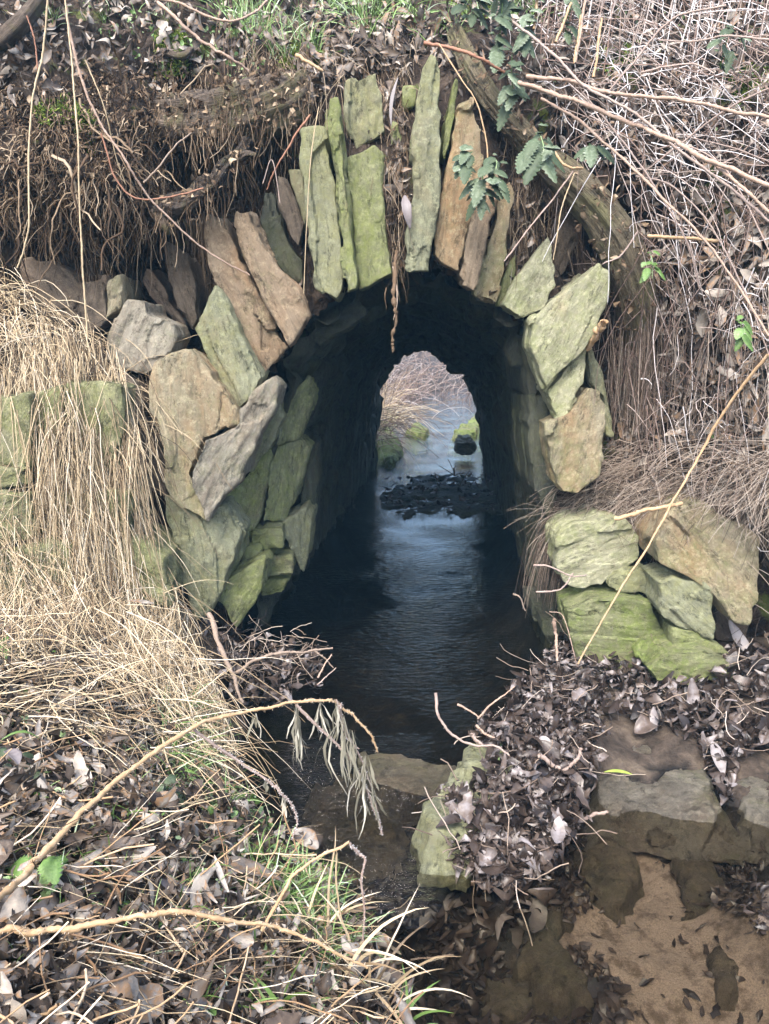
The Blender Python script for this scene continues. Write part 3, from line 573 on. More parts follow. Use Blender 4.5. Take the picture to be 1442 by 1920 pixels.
# slabs and stones in the stream
rock(r8([(830, 300), (1060, 345), (1180, 400), (1200, 500), (1275, 620), (1240, 660), (990, 625), (850, 640), (790, 560), (795, 430)]), 0, 'shelf', 'flat wet brown shelf slab at the water edge in front of the rock pile', 'stone slab', depth=.10, flat_z=.02, name='stone_slab', amp=1.0, back=1.45)
rock(r8([(1470, 390), (1390, 430), (1340, 540), (1350, 640), (1480, 690), (1560, 600)]), 0, 'shelf', 'wet grey shelf slab cut by the right edge of the view', 'stone slab', depth=.10, flat_z=.02, name='stone_slab', amp=1.0, back=1.45)
rock(r8([(340, 395), (460, 430), (500, 520), (450, 600), (400, 690), (300, 730), (172, 720), (160, 590), (240, 545), (290, 440)]), 0, 'green', 'pale green upright-edged stone in the stream under the wet leaves', depth=.13, flat_z=.10, amp=1.2, back=1.2)
rock(r8([(-80, 430), (60, 420), (160, 455), (270, 465), (250, 540), (170, 580), (60, 560), (-60, 520)]), 0, 'wet', 'low mossy ledge stone lying across the stream', depth=.3, flat_z=.012, amp=.7)
G = 'stones lying on the stream bed'
for poly, z, lab in ((r8([(1230, 1160), (1290, 1130), (1365, 1200), (1340, 1335), (1255, 1300)]), -.04, 'dark rounded stone under the water on the sand, near the right edge'),
    (r8([(590, 1125), (640, 1105), (700, 1170), (765, 1290), (740, 1315), (640, 1335), (515, 1215)]), -.06, 'olive pointed stone under the water left of the sand'),
    (r8([(720, 780), (860, 770), (930, 880), (880, 1000), (760, 965), (700, 860)]), -.03, 'broad brown stone under the water right of the leaf dam'),
    (r8([(1080, 800), (1230, 790), (1290, 900), (1240, 1010), (1130, 1000), (1120, 880)]), -.04, 'brown mottled stone under the water beyond the sand'),
    (r8([(1280, 980), (1440, 940), (1520, 1100), (1400, 1180), (1290, 1100)]), -.05, 'flat dark stone under the water at the right edge'),
    (r8([(560, 900), (640, 880), (720, 960), (700, 1060), (590, 1050)]), -.05, 'small olive stone under the water below the leaf dam'),
    (r8([(790, 640), (1000, 650), (1160, 690), (1100, 760), (900, 740), (780, 720)]), -.03, 'long shadowed stone under the water below the shelf slab'),
    (r8([(370, 1240), (520, 1230), (560, 1340), (450, 1420), (350, 1380)]), -.08, 'dim brown stone under the water at the bottom edge'),
    (ph([(600, 1470), (690, 1450), (760, 1490), (740, 1560), (650, 1580), (590, 1540)]), -.05, 'smooth olive stone under the rippling water left of the ledge')):
    rock(poly, 0, 'bed', lab, depth=.12, flat_z=z - .025, amp=1.7, group=G, vox=.012, back=1.35)

# ------------------------------------------------------------------ trunks and roots
def limb(name, pts, rad, mat, label, cat, k=40, amp=.02, parent=None, ridges=9):
    """pts: world points, rad: radius at each; a bark covered limb with furrows"""
    c = spline(pts, 14); rr = np.interp(np.linspace(0, 1, len(c)), np.linspace(0, 1, len(rad)), rad)
    t = norm(np.gradient(c, axis=0)); ref = np.array([0, 1., 0]); a = norm(np.cross(t, ref)); b = np.cross(t, a); n = len(c)
    L = np.concatenate([[0], np.cumsum(np.linalg.norm(np.diff(c, axis=0), axis=1))]); V = np.empty((n, k, 3)); UV = np.empty((n, k, 3)); off = random.random() * 20
    for i in range(n):
        e = min(1, (min(i, n - 1 - i) + .25) / 1.6) ** .5
        for j in range(k):
            th = 2 * math.pi * j / k; u = (math.cos(th), math.sin(th)); tw = th + L[i] * .6
            f = noise.fractal(Vector((math.cos(tw) * ridges * .28, math.sin(tw) * ridges * .28, L[i] * 1.2 + off)), 1, 2, 5)
            r = rr[i] * e * (1 + .12 * noise.noise(Vector((u[0], u[1], L[i] * 3 + off)))) + amp * f
            V[i, j] = c[i] + (a[i] * u[0] + b[i] * u[1]) * max(r, .002); UV[i, j] = (math.cos(tw), math.sin(tw), L[i])
    bi = (np.arange(n - 1) * k)[:, None]; j = np.arange(k)[None]; F = np.stack([bi + j, bi + (j + 1) % k, bi + k + (j + 1) % k, bi + k + j], -1).reshape(-1, 4)
    acc = Acc(); acc.add(V.reshape(-1, 3), F)
    for e, s in ((0, -1), (n - 1, 1)):   # end caps
        cc = c[e] + t[e] * s * .004; base = V[e]; q = []
        vv = np.concatenate([base, [cc]]); 
        for jj in range(0, k, 2): q.append((jj, (jj + 1) % k, (jj + 2) % k, k))
        acc.add(vv, q)
    o = acc.build(name, mat, parent)
    uv = np.concatenate([UV.reshape(-1, 3), UV[0], [UV[0, 0]], UV[-1], [UV[-1, 0]]])
    at = o.data.attributes.new('barkuv', 'FLOAT_VECTOR', 'POINT')
    if len(uv) == len(o.data.vertices): at.data.foreach_set('vector', uv.astype(np.float32).ravel())
    if label: tag(o, label, cat)
    LIMBS.append(o)
    return o
LIMBS = []
limb('tree_root', [P(215, 205, 4.3), P(290, 222, 3.9), P(390, 228, 3.72), P(470, 212, 3.71), P(540, 190, 3.78), P(600, 150, 4.05)], [.05, .10, .125, .125, .105, .05], MT['bark'], 'thick bark covered root lying level in the bank at the upper left', 'root', 56, .028, ridges=13)
limb('bent_tree', [P(850, 55, 3.95), P(885, 130, 3.8), P(935, 205, 3.75), P(1010, 285, 3.76), P(1090, 360, 3.72), P(1150, 440, 3.66), P(1185, 520, 3.66), P(1195, 600, 3.72), P(1190, 680, 3.85)], [.035, .05, .052, .065, .085, .10, .095, .08, .05], MT['bark_green'], 'curved mossy trunk sweeping down the right side of the arch', 'trunk', 52, .02, ridges=12)
rt = empty('gnarled_root', P(330, 400, 3.6)); tag(rt, 'gnarled dark broken root jutting from the left hollow', 'root')
limb('main_root', [P(265, 400, 3.75), P(320, 388, 3.55), P(352, 385, 3.47), P(385, 352, 3.50), P(402, 345, 3.44), P(425, 312, 3.47), P(455, 285, 3.5), P(468, 262, 3.52)], [.045, .045, .038, .03, .018, .006], MT['bark_dark'], None, None, 32, .04, rt)
limb('side_root', [P(445, 300, 3.48), P(462, 288, 3.44), P(480, 290, 3.42)], [.02, .014, .006], MT['bark'], None, None, 14, .006, rt)
limb('side_root', [P(290, 395, 3.6), P(310, 425, 3.5), P(318, 440, 3.5)], [.03, .02, .01], MT['bark'], None, None, 14, .01, rt)
limb('tree_root', [P(300, 95, 3.85), P(340, 105, 3.8), P(362, 90, 3.85)], [.012, .014, .01], MT['bark'], 'thin bare root loop in the moss above the level root', 'root', 16, .005)
limb('tree_root', [P(-60, 130, 3.7), P(20, 60, 3.6), P(70, 5, 3.7), P(110, -60, 3.9)], [.03, .035, .03, .02], MT['bark'], 'brown slanting root in the top left corner', 'root', 20, .01)
# ------------------------------------------------------------------ leaves, litter, straw, roots, grass
def leaves(acc, Pp, Nn, L, wr=.36, tilt=.45, lift=.02, curl=.35, r=None, dirs=None, rows=6, jt=None):
    B = len(Pp); L = np.broadcast_to(L, (B,)) if not np.isscalar(L) else np.full(B, L)
    n = norm(Nn + RNG.normal(size=(B, 3)) * tilt); t = RNG.normal(size=(B, 3)) if dirs is None else dirs + RNG.normal(size=(B, 3)) * .25
    t = norm(t - n * (t * n).sum(1, keepdims=True)); s = np.cross(t, n)
    u = np.linspace(0, 1, rows); prof = np.sin(np.pi * np.clip(u * .93 + .04, 0, 1)) ** .8
    W = L * wr * RNG.uniform(.4, 1.45, B) * .5; cu = RNG.normal(size=B) * curl; fold = RNG.uniform(-.5, .8, B); tw = RNG.normal(size=B) * .4
    bend = RNG.normal(size=B) * .25
    vv = np.array([-1., 0, 1.]); V = np.empty((B, rows, 3, 3))
    jit = RNG.normal(size=(B, rows, 3)) * (RNG.choice([.08, .15, .38], (B, 1, 1)) if jt is None else jt)
    for i in range(rows):
        for j in range(3):
            w = W * prof[i] * vv[j] * (1 + jit[:, i, j]); a = tw * (u[i] - .5) + fold * vv[j]
            x = w * np.cos(a) + bend * L * (u[i] - .5) ** 2; z = w * np.sin(a) + cu * L * (4 * (u[i] - .5) ** 2 - .4) * .5 + jit[:, i, j] * W * .35
            y = (u[i] - .5) * L
            V[:, i, j] = Pp + n * RNG.uniform(0, 1, 1) * 0 + s * x[:, None] + t * y[:, None] + n * z[:, None]
    V += (Nn * (RNG.uniform(.0, 1, (B, 1)) * lift + .004))[:, None, None, :]
    bi = (np.arange(B) * rows * 3)[:, None, None]; i = (np.arange(rows - 1) * 3)[None, :, None]; j = np.arange(2)[None, None, :]
    F = np.stack([bi + i + j, bi + i + j + 1, bi + i + j + 4, bi + i + j + 3], -1).reshape(-1, 4)
    if r is None: r = RNG.random(B)
    rv = np.broadcast_to(r, (B,))[:, None, None] + np.array([-.05, .1, -.05])[None, None] + RNG.normal(size=(B, rows, 1)) * .07; acc.add(V.reshape(-1, 3), F, np.clip(rv, 0, 1).ravel())
T3 = [bvh(o) for o in LIMBS]
def scatter_limbs(poly, n):
    global T1, T2
    keep = T1, T2; out = []
    for x, y in sample(poly, n):
        d = Vector(ray(x, y)).normalized()
        for T in T3:
            h = T.ray_cast(Vector((0, 0, CAMZ)), d)
            if h[0] is not None: out.append((np.array(h[0]), np.array(h[1]))); break
    return np.array([q[0] for q in out]), np.array([q[1] for q in out])
def rr(a, b, n): return RNG.uniform(a, b, n)
def stuff(acc, name, mat, label, cat, smooth=True):
    o = acc.build(name, MT[mat], smooth=smooth); return tag(o, label, cat, kind='stuff')

# leaf litter
FG = [(-350, 1150), (-60, 1180), (330, 1290), (430, 1440), (470, 1545), (560, 1600), (640, 1660), (735, 1800), (745, 1930), (740, 2200), (-350, 2200)]
acc = Acc()
for k, w, a, b in ((2600, .42, .025, .07), (1500, .75, .02, .055), (1500, .2, .04, .09)):
    p, n = scatter(FG, k); leaves(acc, p, n, rr(a, b, len(p)), w, .6, .05, .7, r=rr(0, 1, len(p)) ** 1.3)
p, n = scatter(FG, 5200); leaves(acc, p, n, rr(.008, .028, len(p)), .5, .8, .07, .6, rows=4)
p, n = scatter(FG, 300); leaves(acc, p, n, rr(.07, .12, len(p)), .40, .45, .06, .5, r=rr(.2, 1, len(p)), rows=9)
for poly, k, a, b, li in (([(-200, -40), (600, -40), (590, 130), (480, 110), (300, 160), (170, 140), (60, 210), (-200, 250)], 1300, .04, .09, .08), ([(560, 20), (880, 20), (860, 150), (800, 100), (740, 190), (720, 130), (600, 190), (560, 160)], 600, .04, .1, .07),
                       ([(880, -40), (1700, -40), (1700, 420), (1250, 420), (1050, 300), (900, 120)], 2600, .04, .09, .1), ([(1170, 420), (1700, 420), (1700, 1200), (1400, 1000), (1330, 930), (1150, 880), (1150, 780), (1220, 600)], 2300, .05, .12, .09),
                       ([(722, 140), (760, 150), (770, 340), (757, 500), (738, 540), (722, 430)], 130, .04, .1, .05), ([(955, 320), (1030, 330), (1010, 470), (950, 560), (945, 480)], 90, .03, .08, .05)):
    p, n = scatter(poly, k); leaves(acc, p, n, rr(a, b, len(p)), .34, .6, li, .4)
p, n = scatter([(1150, 420), (1700, 420), (1700, 1100), (1330, 930), (1150, 850), (1220, 600)], 420); leaves(acc, p, n, rr(.07, .13, len(p)), .3, .6, .12, .5, r=rr(.6, 1.1, len(p)))
p, n = scatter(ph([(370, 400), (560, 250), (640, 150), (840, 80), (930, 200), (1060, 400), (1130, 560), (1020, 740), (1000, 580), (880, 540), (760, 500), (620, 560), (520, 690), (440, 780)]), 900); leaves(acc, p, n, rr(.01, .05, len(p)), .45, .9, .05, .6, r=rr(0, .6, len(p)), rows=4)
for (xa, xb, ya, yb, k) in ((-3.2, -.7, .1, 3.3, 4200), (-.9, .3, -.2, .9, 1200), (.95, 3.4, .3, 3.4, 4200)):
    q = np.stack([rr(xa, xb, k), rr(ya, yb, k)], 1); zz = []; 
    for a, b in q:
        h = T2.ray_cast(Vector((a, b, 5)), Vector((0, 0, -1))); zz.append((h[0], h[1]))
    keep = [(np.array(h), np.array(n_)) for h, n_ in zz if h is not None and h[2] > .03]
    keep = [(h, n_) for h, n_ in keep if not (-20 < 721 + FPX * h[0] / (h[1] * CP + (CAMZ - h[2]) * SP) < 1462)]
    p = np.array([h for h, _ in keep]); n = np.array([n_ for _, n_ in keep]); n *= np.sign(n[:, 2:3]); leaves(acc, p, n, rr(.03, .1, len(p)), .42, .6, .06, .6)
stuff(acc, 'leaf_litter', 'leaf', 'brown and grey dead leaves littering the banks around the stream', 'leaf litter')
acc = Acc()
DAM = r8([(520, 180), (640, 60), (720, 50), (800, 160), (800, 300), (745, 480), (700, 540), (670, 700), (640, 740), (630, 880), (500, 960), (360, 950), (230, 860), (250, 760), (210, 640), (330, 620), (400, 560), (440, 470), (360, 420), (380, 350), (470, 340), (480, 230)])
p, n = scatter(DAM, 2600, True); leaves(acc, p, n, rr(.02, .075, len(p)), .45, .8, .09, .8)
p, n = scatter(DAM, 2600, True); leaves(acc, p, n, rr(.008, .03, len(p)), .5, .9, .10, .6, rows=4)
p, n = scatter(DAM, 120, True); leaves(acc, p, n + [0, 0, .3], rr(.05, .1, len(p)), .5, .35, .10, .4, r=rr(.3, .95, len(p)), rows=8)
BANKR = r8([(640, 70), (760, 70), (900, 50), (1040, 40), (1230, 60), (1442, 60), (1700, 60), (1700, 420), (1440, 420), (1330, 480), (1290, 640), (1230, 520), (1190, 400), (1060, 340), (830, 290)])
p, n = scatter(BANKR, 1700, True); leaves(acc, p, n, rr(.025, .09, len(p)), .45, .7, .07, .7)
p, n = scatter(ph([(370, 1150), (440, 1180), (470, 1200), (600, 1230), (600, 1300), (500, 1330), (450, 1330), (400, 1260)]), 420, True); leaves(acc, p, n, rr(.03, .08, len(p)), .4, .7, .06, .5)
p, n = scatter(r8([(150, 880), (330, 860), (520, 900), (600, 1000), (500, 1100), (400, 1240), (320, 1180), (180, 1020)]), 60, False); leaves(acc, p, n, rr(.06, .12, len(p)), .5, .5, .03, .4)
p, n = scatter(r8([(-20, 900), (300, 1000), (500, 1300), (900, 1300), (900, 1500), (-20, 1500)]), 500, False); leaves(acc, p, n, rr(.03, .09, len(p)), .4, .5, .03, .3, r=rr(0, .55, len(p)))
p, n = scatter(r8([(700, 780), (1440, 700), (1440, 1440), (700, 1440)]), 190, False); leaves(acc, p[:70], n[:70], rr(.012, .05, len(p[:70])), .4, .3, .01, .3, r=rr(0, .55, len(p[:70])))
for pl in (r8([(560, 700), (800, 760), (780, 1000), (600, 1100), (540, 900)]), r8([(1090, 780), (1440, 800), (1440, 1120), (1240, 1000), (1130, 1060)]), r8([(500, 1130), (780, 1150), (960, 1440), (500, 1440)])):
    p, n = scatter(pl, 420, False); leaves(acc, p, n, rr(.008, .045, len(p)), .45, .6, .02, .4, r=rr(0, .7, len(p)), rows=4)
stuff(acc, 'wet_leaves', 'leaf_wet', 'dark soaked leaves heaped in a dam and lying on the stream bed', 'wet leaves')

# straw at the left
acc = Acc(); dn = np.array([0, -.1, -1.])
def hang(poly, k, L0, L1, d0, spread, grav, wob, rad, acc, off=(.02, .14), n=8, rlo=0, rhi=1, clump=.35):
    p, nn = scatter(poly, k); B = len(p); cl = np.floor(p[:, 0] * 14 + 3 * np.sin(p[:, 2] * 9)).astype(int) * 31 + np.floor(p[:, 2] * 7).astype(int); tb = np.random.RandomState(5).normal(size=(4096, 3)); cj = tb[cl % 4096] * clump; rj = tb[(cl + 77) % 4096, 0] * .18; p = p + nn * rr(off[0], off[1], (B, 1)); d0 = np.array(d0)[None] + cj * np.array(spread)
    pts = grow(p, d0 + RNG.normal(size=(B, 3)) * spread, rr(L0, L1, B), n, grav, wob)
    rad0 = rr(rad * .6, rad * 1.3, (B, 1)); tubes(acc, pts, rad0 * np.linspace(1.1, .45, n + 1)[None], 3, np.clip(rr(rlo, rhi, B) + rj, 0, 1))
hang(ph([(-300, 520), (0, 520), (90, 620), (220, 690), (260, 740), (300, 850), (180, 800), (40, 700), (-300, 700)]), 2000, .2, .55, (.1, -.45, -.1), (.6, .3, .4), .2, .1, .0017, acc)
hang(ph([(80, 660), (170, 710), (205, 760), (215, 830), (190, 860), (90, 760)]), 1300, .3, .85, (.04, -.3, -1), (.3, .15, .2), .22, .07, .0016, acc, (.1, .3))
hang(ph([(-300, 660), (60, 680), (90, 860), (-300, 860)]), 330, .3, .8, (.1, -.3, -1), (.25, .2, .3), .35, .08, .0016, acc, (.12, .3))
hang(ph([(120, 780), (190, 840), (235, 960), (290, 1130), (270, 1200), (150, 1000)]), 1500, .2, .65, (.07, -.3, -1), (.3, .15, .2), .2, .07, .0016, acc, (.05, .2))
hang(ph([(300, 1080), (350, 1200), (395, 1340), (405, 1420), (310, 1380), (230, 1200)]), 1300, .15, .45, (.05, -.35, -.8), (.2, .2, .3), .3, .08, .0014, acc, (.03, .1))
hang(ph([(-300, 900), (220, 900), (290, 1150), (350, 1320), (370, 1400), (200, 1300), (-300, 1150)]), 2600, .15, .6, (.08, -.45, -.9), (.75, .3, .5), .1, .08, .0016, acc, (.02, .2))
hang(ph([(-300, 1120), (340, 1220), (400, 1460), (-300, 1330)]), 1300, .1, .34, (.0, -.3, -.05), (1, .5, .3), .05, .12, .0017, acc, (.01, .1))
hang(ph([(-100, 1330), (380, 1420), (520, 1620), (640, 1780), (660, 1950), (-100, 1950)]), 650, .06, .26, (.1, -.1, -.02), (1, .7, .12), .03, .1, .0011, acc, (.0, .05), rhi=.85)
stuff(acc, 'dry_grass', 'straw', 'dry golden grass draping over the wall and bank at the left', 'dry grass')
acc = Acc()
hang(ph([(1040, 930), (1120, 860), (1250, 850), (1600, 820), (1600, 960), (1330, 940), (1200, 960), (1090, 985)]), 1500, .12, .4, (-.2, -.35, -.1), (.9, .3, .2), .08, .12, .0015, acc, (.01, .09))
hang(ph([(1035, 960), (1090, 940), (1150, 950), (1110, 990), (1050, 1000)]), 330, .2, .5, (-.75, -.3, -.2), (.2, .15, .15), .38, .06, .0014, acc, (.02, .1), rlo=0, rhi=.6)
hang(ph([(1190, 470), (1240, 480), (1250, 560), (1200, 560)]), 330, .4, .9, (.02, -.35, -1), (.12, .15, .2), .3, .05, .0015, acc, (.02, .12))
hang(ph([(1120, 560), (1500, 500), (1500, 800), (1150, 760)]), 330, .3, .7, (.1, -.25, -1), (.25, .2, .2), .2, .08, .0014, acc, (.03, .15))
hang(ph([(1050, 1060), (1400, 900), (1440, 1150), (1200, 1120)]), 60, .15, .4, (-.5, -.5, -.5), (.6, .4, .4), .1, .1, .0015, acc, (.1, .2))
hang(ph([(1080, 900), (1150, 840), (1600, 820), (1600, 950), (1330, 930), (1150, 960)]), 900, .12, .35, (-.3, -.35, -.05), (.9, .3, .15), .08, .12, .0017, acc, (.05, .13), rlo=.75)
stuff(acc, 'dry_grass', 'straw_dark', 'tangled brown stems and straw spilling over the ledge right of the tunnel', 'dry grass')
# thicket at the right
acc = Acc()
hang(ph([(930, -40), (1700, -40), (1700, 500), (1100, 350), (960, 150)]), 260, .5, 1.4, (.7, -.3, -.35), (.35, .25, .3), .06, .07, .0026, acc, (.03, .25), 12)
hang(ph([(930, -40), (1700, -40), (1700, 420), (1100, 300), (950, 120)]), 850, .12, .42, (.1, -.3, 0), (.8, .35, .8), .05, .36, .0024, acc, (.02, .2), 10, .3, 1)
hang(ph([(1000, 200), (1700, 150), (1700, 800), (1220, 760), (1180, 520), (1080, 380)]), 300, .35, 1.0, (.25, -.25, -.8), (.35, .2, .4), .1, .1, .002, acc, (.04, .28), 10, .1, .9)
hang(ph([(1180, 420), (1700, 380), (1700, 1000), (1300, 900), (1180, 700)]), 420, .1, .35, (.1, -.3, -.2), (.8, .3, .7), .05, .38, .0021, acc, (.02, .18), 9, .2, 1)
hang(ph([(1000, -40), (1500, -40), (1500, 200), (1000, 160)]), 110, .3, .6, (.12, -.1, 1), (.1, .1, .1), 0, .03, .003, acc, (0, .1), 6, .2, .8)
stuff(acc, 'bramble_thicket', 'frost', 'frosted tangle of thin bramble stems covering the bank at the right', 'brambles')
# roots and fibres at the left
acc = Acc()
hang(ph([(-250, 150), (60, 160), (250, 130), (300, 200), (300, 380), (230, 470), (60, 420), (-250, 430)]), 3600, .03, .13, (0, -.5, -.8), (.5, .4, .5), .3, .4, .0026, acc, (-.01, .04), 6, clump=1.6)
hang(ph([(-250, 330), (250, 330), (300, 420), (220, 480), (60, 440), (-250, 450)]), 330, .1, .35, (0, -.1, -1), (.15, .15, .2), .3, .25, .0022, acc, (0, .04), 8, clump=1.5)
hang(ph([(-250, 150), (60, 160), (560, 120), (560, 250), (300, 380), (230, 440), (-250, 430)]), 90, .15, .5, (.2, -.5, -.6), (.8, .3, .5), .15, .35, .006, acc, (0, .05), 12)
hang(ph([(290, 110), (560, 120), (590, 200), (560, 260), (300, 290)]), 500, .05, .22, (0, -.4, -1), (.3, .3, .3), .35, .2, .0018, acc, (0, .09), 7)
hang(ph([(250, 260), (560, 270), (560, 400), (260, 420)]), 420, .1, .35, (0, -.2, -1), (.3, .3, .3), .3, .15, .0012, acc, (0, .1), 8)
hang(ph([(690, 130), (775, 130), (765, 350), (755, 490), (725, 490), (700, 250)]), 380, .06, .25, (0, -.35, -1), (.3, .25, .3), .3, .2, .0016, acc, (0, .08), 8)
hang(ph([(940, 200), (1060, 330), (1090, 460), (1010, 480), (950, 440)]), 420, .08, .35, (0, -.3, -1), (.3, .25, .3), .3, .15, .0015, acc, (0, .1), 8)
hang(ph([(150, 480), (210, 480), (215, 520), (160, 520)]), 260, .2, .5, (0, -.05, -1), (.06, .06, .1), .2, .1, .0022, acc, (0, .05), 8)
hang(ph([(370, 390), (410, 380), (400, 420), (370, 420)]), 70, .2, .55, (0, -.2, -1), (.08, .1, .1), .2, .05, .0012, acc, (.05, .1), 8, .5, 1)
hang(ph([(380, 60), (800, 60), (780, 200), (560, 200)]), 260, .15, .5, (0, -.3, -.9), (.4, .25, .4), .2, .1, .0013, acc, (.02, .12), 8, .4, 1)
p, n = scatter(ph([(-250, 130), (60, 150), (250, 120), (590, 120), (590, 240), (330, 300), (300, 400), (230, 480), (-250, 470)]), 2600); leaves(acc, p, n, rr(.012, .04, len(p)), .5, .9, .05, .7, r=rr(0, .9, len(p)), rows=4)
p, n = scatter_limbs(ph([(220, 120), (600, 110), (600, 240), (480, 300), (440, 400), (260, 440), (220, 300)]), 1000)
if len(p): leaves(acc, p, n, rr(.012, .04, len(p)), .5, .9, .03, .7, r=rr(.1, 1, len(p)), rows=4)
k = min(420, len(p)); tubes(acc, grow(p[:k] + n[:k] * .01, np.array([0, -.5, -1.]) + RNG.normal(size=(k, 3)) * .3, rr(.04, .2, k), 7, .3, .2), rr(.0008, .002, (k, 1)), 3)
p, n = scatter_limbs(ph([(840, 40), (1220, 40), (1220, 700), (1100, 700), (840, 300)]), 1100); leaves(acc, p, n, rr(.01, .05, len(p)), .45, .9, .04, .7, r=rr(.1, 1, len(p)), rows=4)
stuff(acc, 'hanging_roots', 'root', 'dark matted root fibres hanging from the undercut bank at the left', 'roots')
# sticks among the litter
acc = Acc()
p, n = scatter(FG, 900); B = len(p); pts = grow(p + n * rr(.0, .05, (B, 1)), RNG.normal(size=(B, 3)) * [1, 1, .12], rr(.03, .2, B), 7, 0, .16); tubes(acc, pts, rr(.0007, .0024, (B, 1)), 4, rr(0, 1, B) ** 1.4)
stuff(acc, 'broken_stalks', 'stalk', 'broken golden stalks strewn over the leaves in the foreground', 'stalks')
acc = Acc()
for poly, k in ((DAM, 120), (BANKR, 90), (ph([(380, 1180), (600, 1220), (600, 1300), (450, 1320)]), 90)):
    p, n = scatter(poly, k, True); B = len(p); pts = grow(p + n * rr(.02, .11, (B, 1)), RNG.normal(size=(B, 3)) * [1, 1, .5], rr(.05, .22, B), 7, 0, .2); tubes(acc, pts, rr(.001, .0025, (B, 1)), 3, rr(.3, 1, B))
stuff(acc, 'small_twigs', 'straw_dark', 'thin pale twigs caught in the wet leaf heaps', 'twigs')

# green stuff
def tufts(acc, poly, k, blades, L0, L1, w, lean=(0, -.2, 1)):
    p, n = scatter(poly, k)
    for q, nn in zip(p, n):
        B = blades; b = q + RNG.normal(size=(B, 3)) * .012; d = np.array(lean) + RNG.normal(size=(B, 3)) * [.4, .3, .25]; pts = grow(b, d, rr(L0, L1, B), 7, .17, .06)
        ribbons(acc, pts, w * rr(.6, 1.2, (B, 1)) * np.array([.8, 1, 1, .95, .85, .7, .45, .08])[None])
acc = Acc()
tufts(acc, ph([(420, 20), (580, 30), (600, 100), (520, 120), (430, 90)]), 26, 9, .1, .24, .0026)
tufts(acc, ph([(590, -20), (800, -20), (790, 60), (620, 80)]), 34, 9, .1, .26, .0026)
tufts(acc, ph([(800, 60), (860, 60), (840, 120), (790, 120)]), 5, 6, .08, .2, .002)
tufts(acc, ph([(860, -20), (1000, -20), (1010, 60), (880, 60)]), 16, 8, .1, .2, .0026)
tufts(acc, ph([(290, 1330), (350, 1320), (375, 1400), (350, 1490), (310, 1460)]), 60, 9, .07, .17, .0016, (.2, -.3, .8))
tufts(acc, ph([(440, 1590), (600, 1660), (680, 1790), (620, 1830), (520, 1740)]), 120, 9, .04, .13, .0016)
tufts(acc, ph([(150, 1500), (560, 1620), (600, 1920), (200, 1920)]), 46, 6, .04, .1, .002)
tufts(acc, ph([(-50, 1300), (380, 1400), (560, 1640), (640, 1900), (-50, 1900)]), 90, 6, .03, .1, .0013, (.1, -.3, .6))
tufts(acc, ph([(370, 1380), (440, 1420), (460, 1530), (400, 1520)]), 16, 8, .05, .16, .0014)
tufts(acc, ph([(-100, -20), (420, -20), (330, 60), (0, 60)]), 20, 7, .06, .16, .002)
stuff(acc, 'green_grass', 'grass', 'fresh green grass tufts on top of the bank and along the near bank', 'grass')
acc = Acc()
for poly, k in ((FG, 800), (ph([(140, 10), (450, 40), (520, 160), (300, 140), (180, 60)]), 260), (ph([(380, 1440), (460, 1500), (660, 1700), (500, 1760), (380, 1560)]), 600), (ph([(900, 0), (1442, 0), (1442, 300), (1000, 150)]), 160), (ph([(1180, 450), (1442, 560), (1400, 900), (1200, 800)]), 60)):
    p, n = scatter(poly, k); leaves(acc, p, n, rr(.01, .026, len(p)), .8, .5, .035, .2, rows=5)
stuff(acc, 'ground_cover', 'fresh', 'tiny round green leaves sprouting between the dead leaves', 'ground cover')
def tag_moss():
    acc = Acc()
    for poly, k in ((ph([(290, 60), (350, 60), (350, 140), (290, 145)]), 1500), (ph([(520, 90), (600, 60), (600, 130), (525, 130)]), 1100), (ph([(140, 190), (180, 230), (175, 300), (140, 270)]), 700), (ph([(60, 200), (130, 180), (140, 230), (80, 240)]), 400),
                   (ph([(1360, 120), (1442, 130), (1442, 210), (1370, 180)]), 900), (ph([(1120, 90), (1200, 80), (1180, 160), (1130, 150)]), 500), (ph([(840, 0), (1000, 0), (960, 40), (850, 30)]), 400)):
        p, n = scatter(poly, k); B = len(p); pts = grow(p, n + RNG.normal(size=(B, 3)) * .5, rr(.008, .028, B), 3, 0, .2); tubes(acc, pts, rr(.0015, .003, (B, 1)), 3)
    stuff(acc, 'moss', 'moss', 'bright cushions of moss on the bank top', 'moss')
tag_moss()

# ------------------------------------------------------------------ traced canes and stems
def cane(name, pts, r0, r1, mat, label, cat='bramble cane', group=None, thorns=0, k=6, parent=None, rough=.12):
    c = spline([P(*q) for q in pts], 14); n = len(c); o7 = random.random() * 90; c = c + RNG.normal(size=(n, 3)) * r0 * .12 + np.array([noise.noise_vector(Vector((i * .16 + o7, 3, 5))) for i in range(n)]) * r0 * .8
    rad = np.interp(np.linspace(0, 1, n), [0, 1], [r0, r1]) * (1 + rough * RNG.normal(size=n)); acc = Acc()
    tubes(acc, c[None], rad[None], k, np.array([.5])); 
    if thorns:
        i = RNG.integers(1, n - 1, thorns); f = RNG.random((thorns, 1)); b = c[i] * f + c[i + 1 - (i == n - 2)] * (1 - f) if n > 2 else c[i]
        d = norm(RNG.normal(size=(thorns, 3))); tubes(acc, np.stack([b, b + d * (rad[i][:, None] + .0035)], 1), np.array([[.0012, .0003]]), 3, rr(.7, 1, thorns))
    o = acc.build(name, MT[mat], parent)
    if parent is None: tag(o, label, cat, group)
    elif label: o['label'] = label
    return o
CG = 'long bramble canes over the right bank'
cane('bramble_cane', r2([(150, 162, 3.55), (260, 182, 3.5), (350, 215, 3.46), (448, 270, 3.5)]), .008, .006, 'red_cane', 'short orange red cane above the pointed slab at the crown', thorns=30)
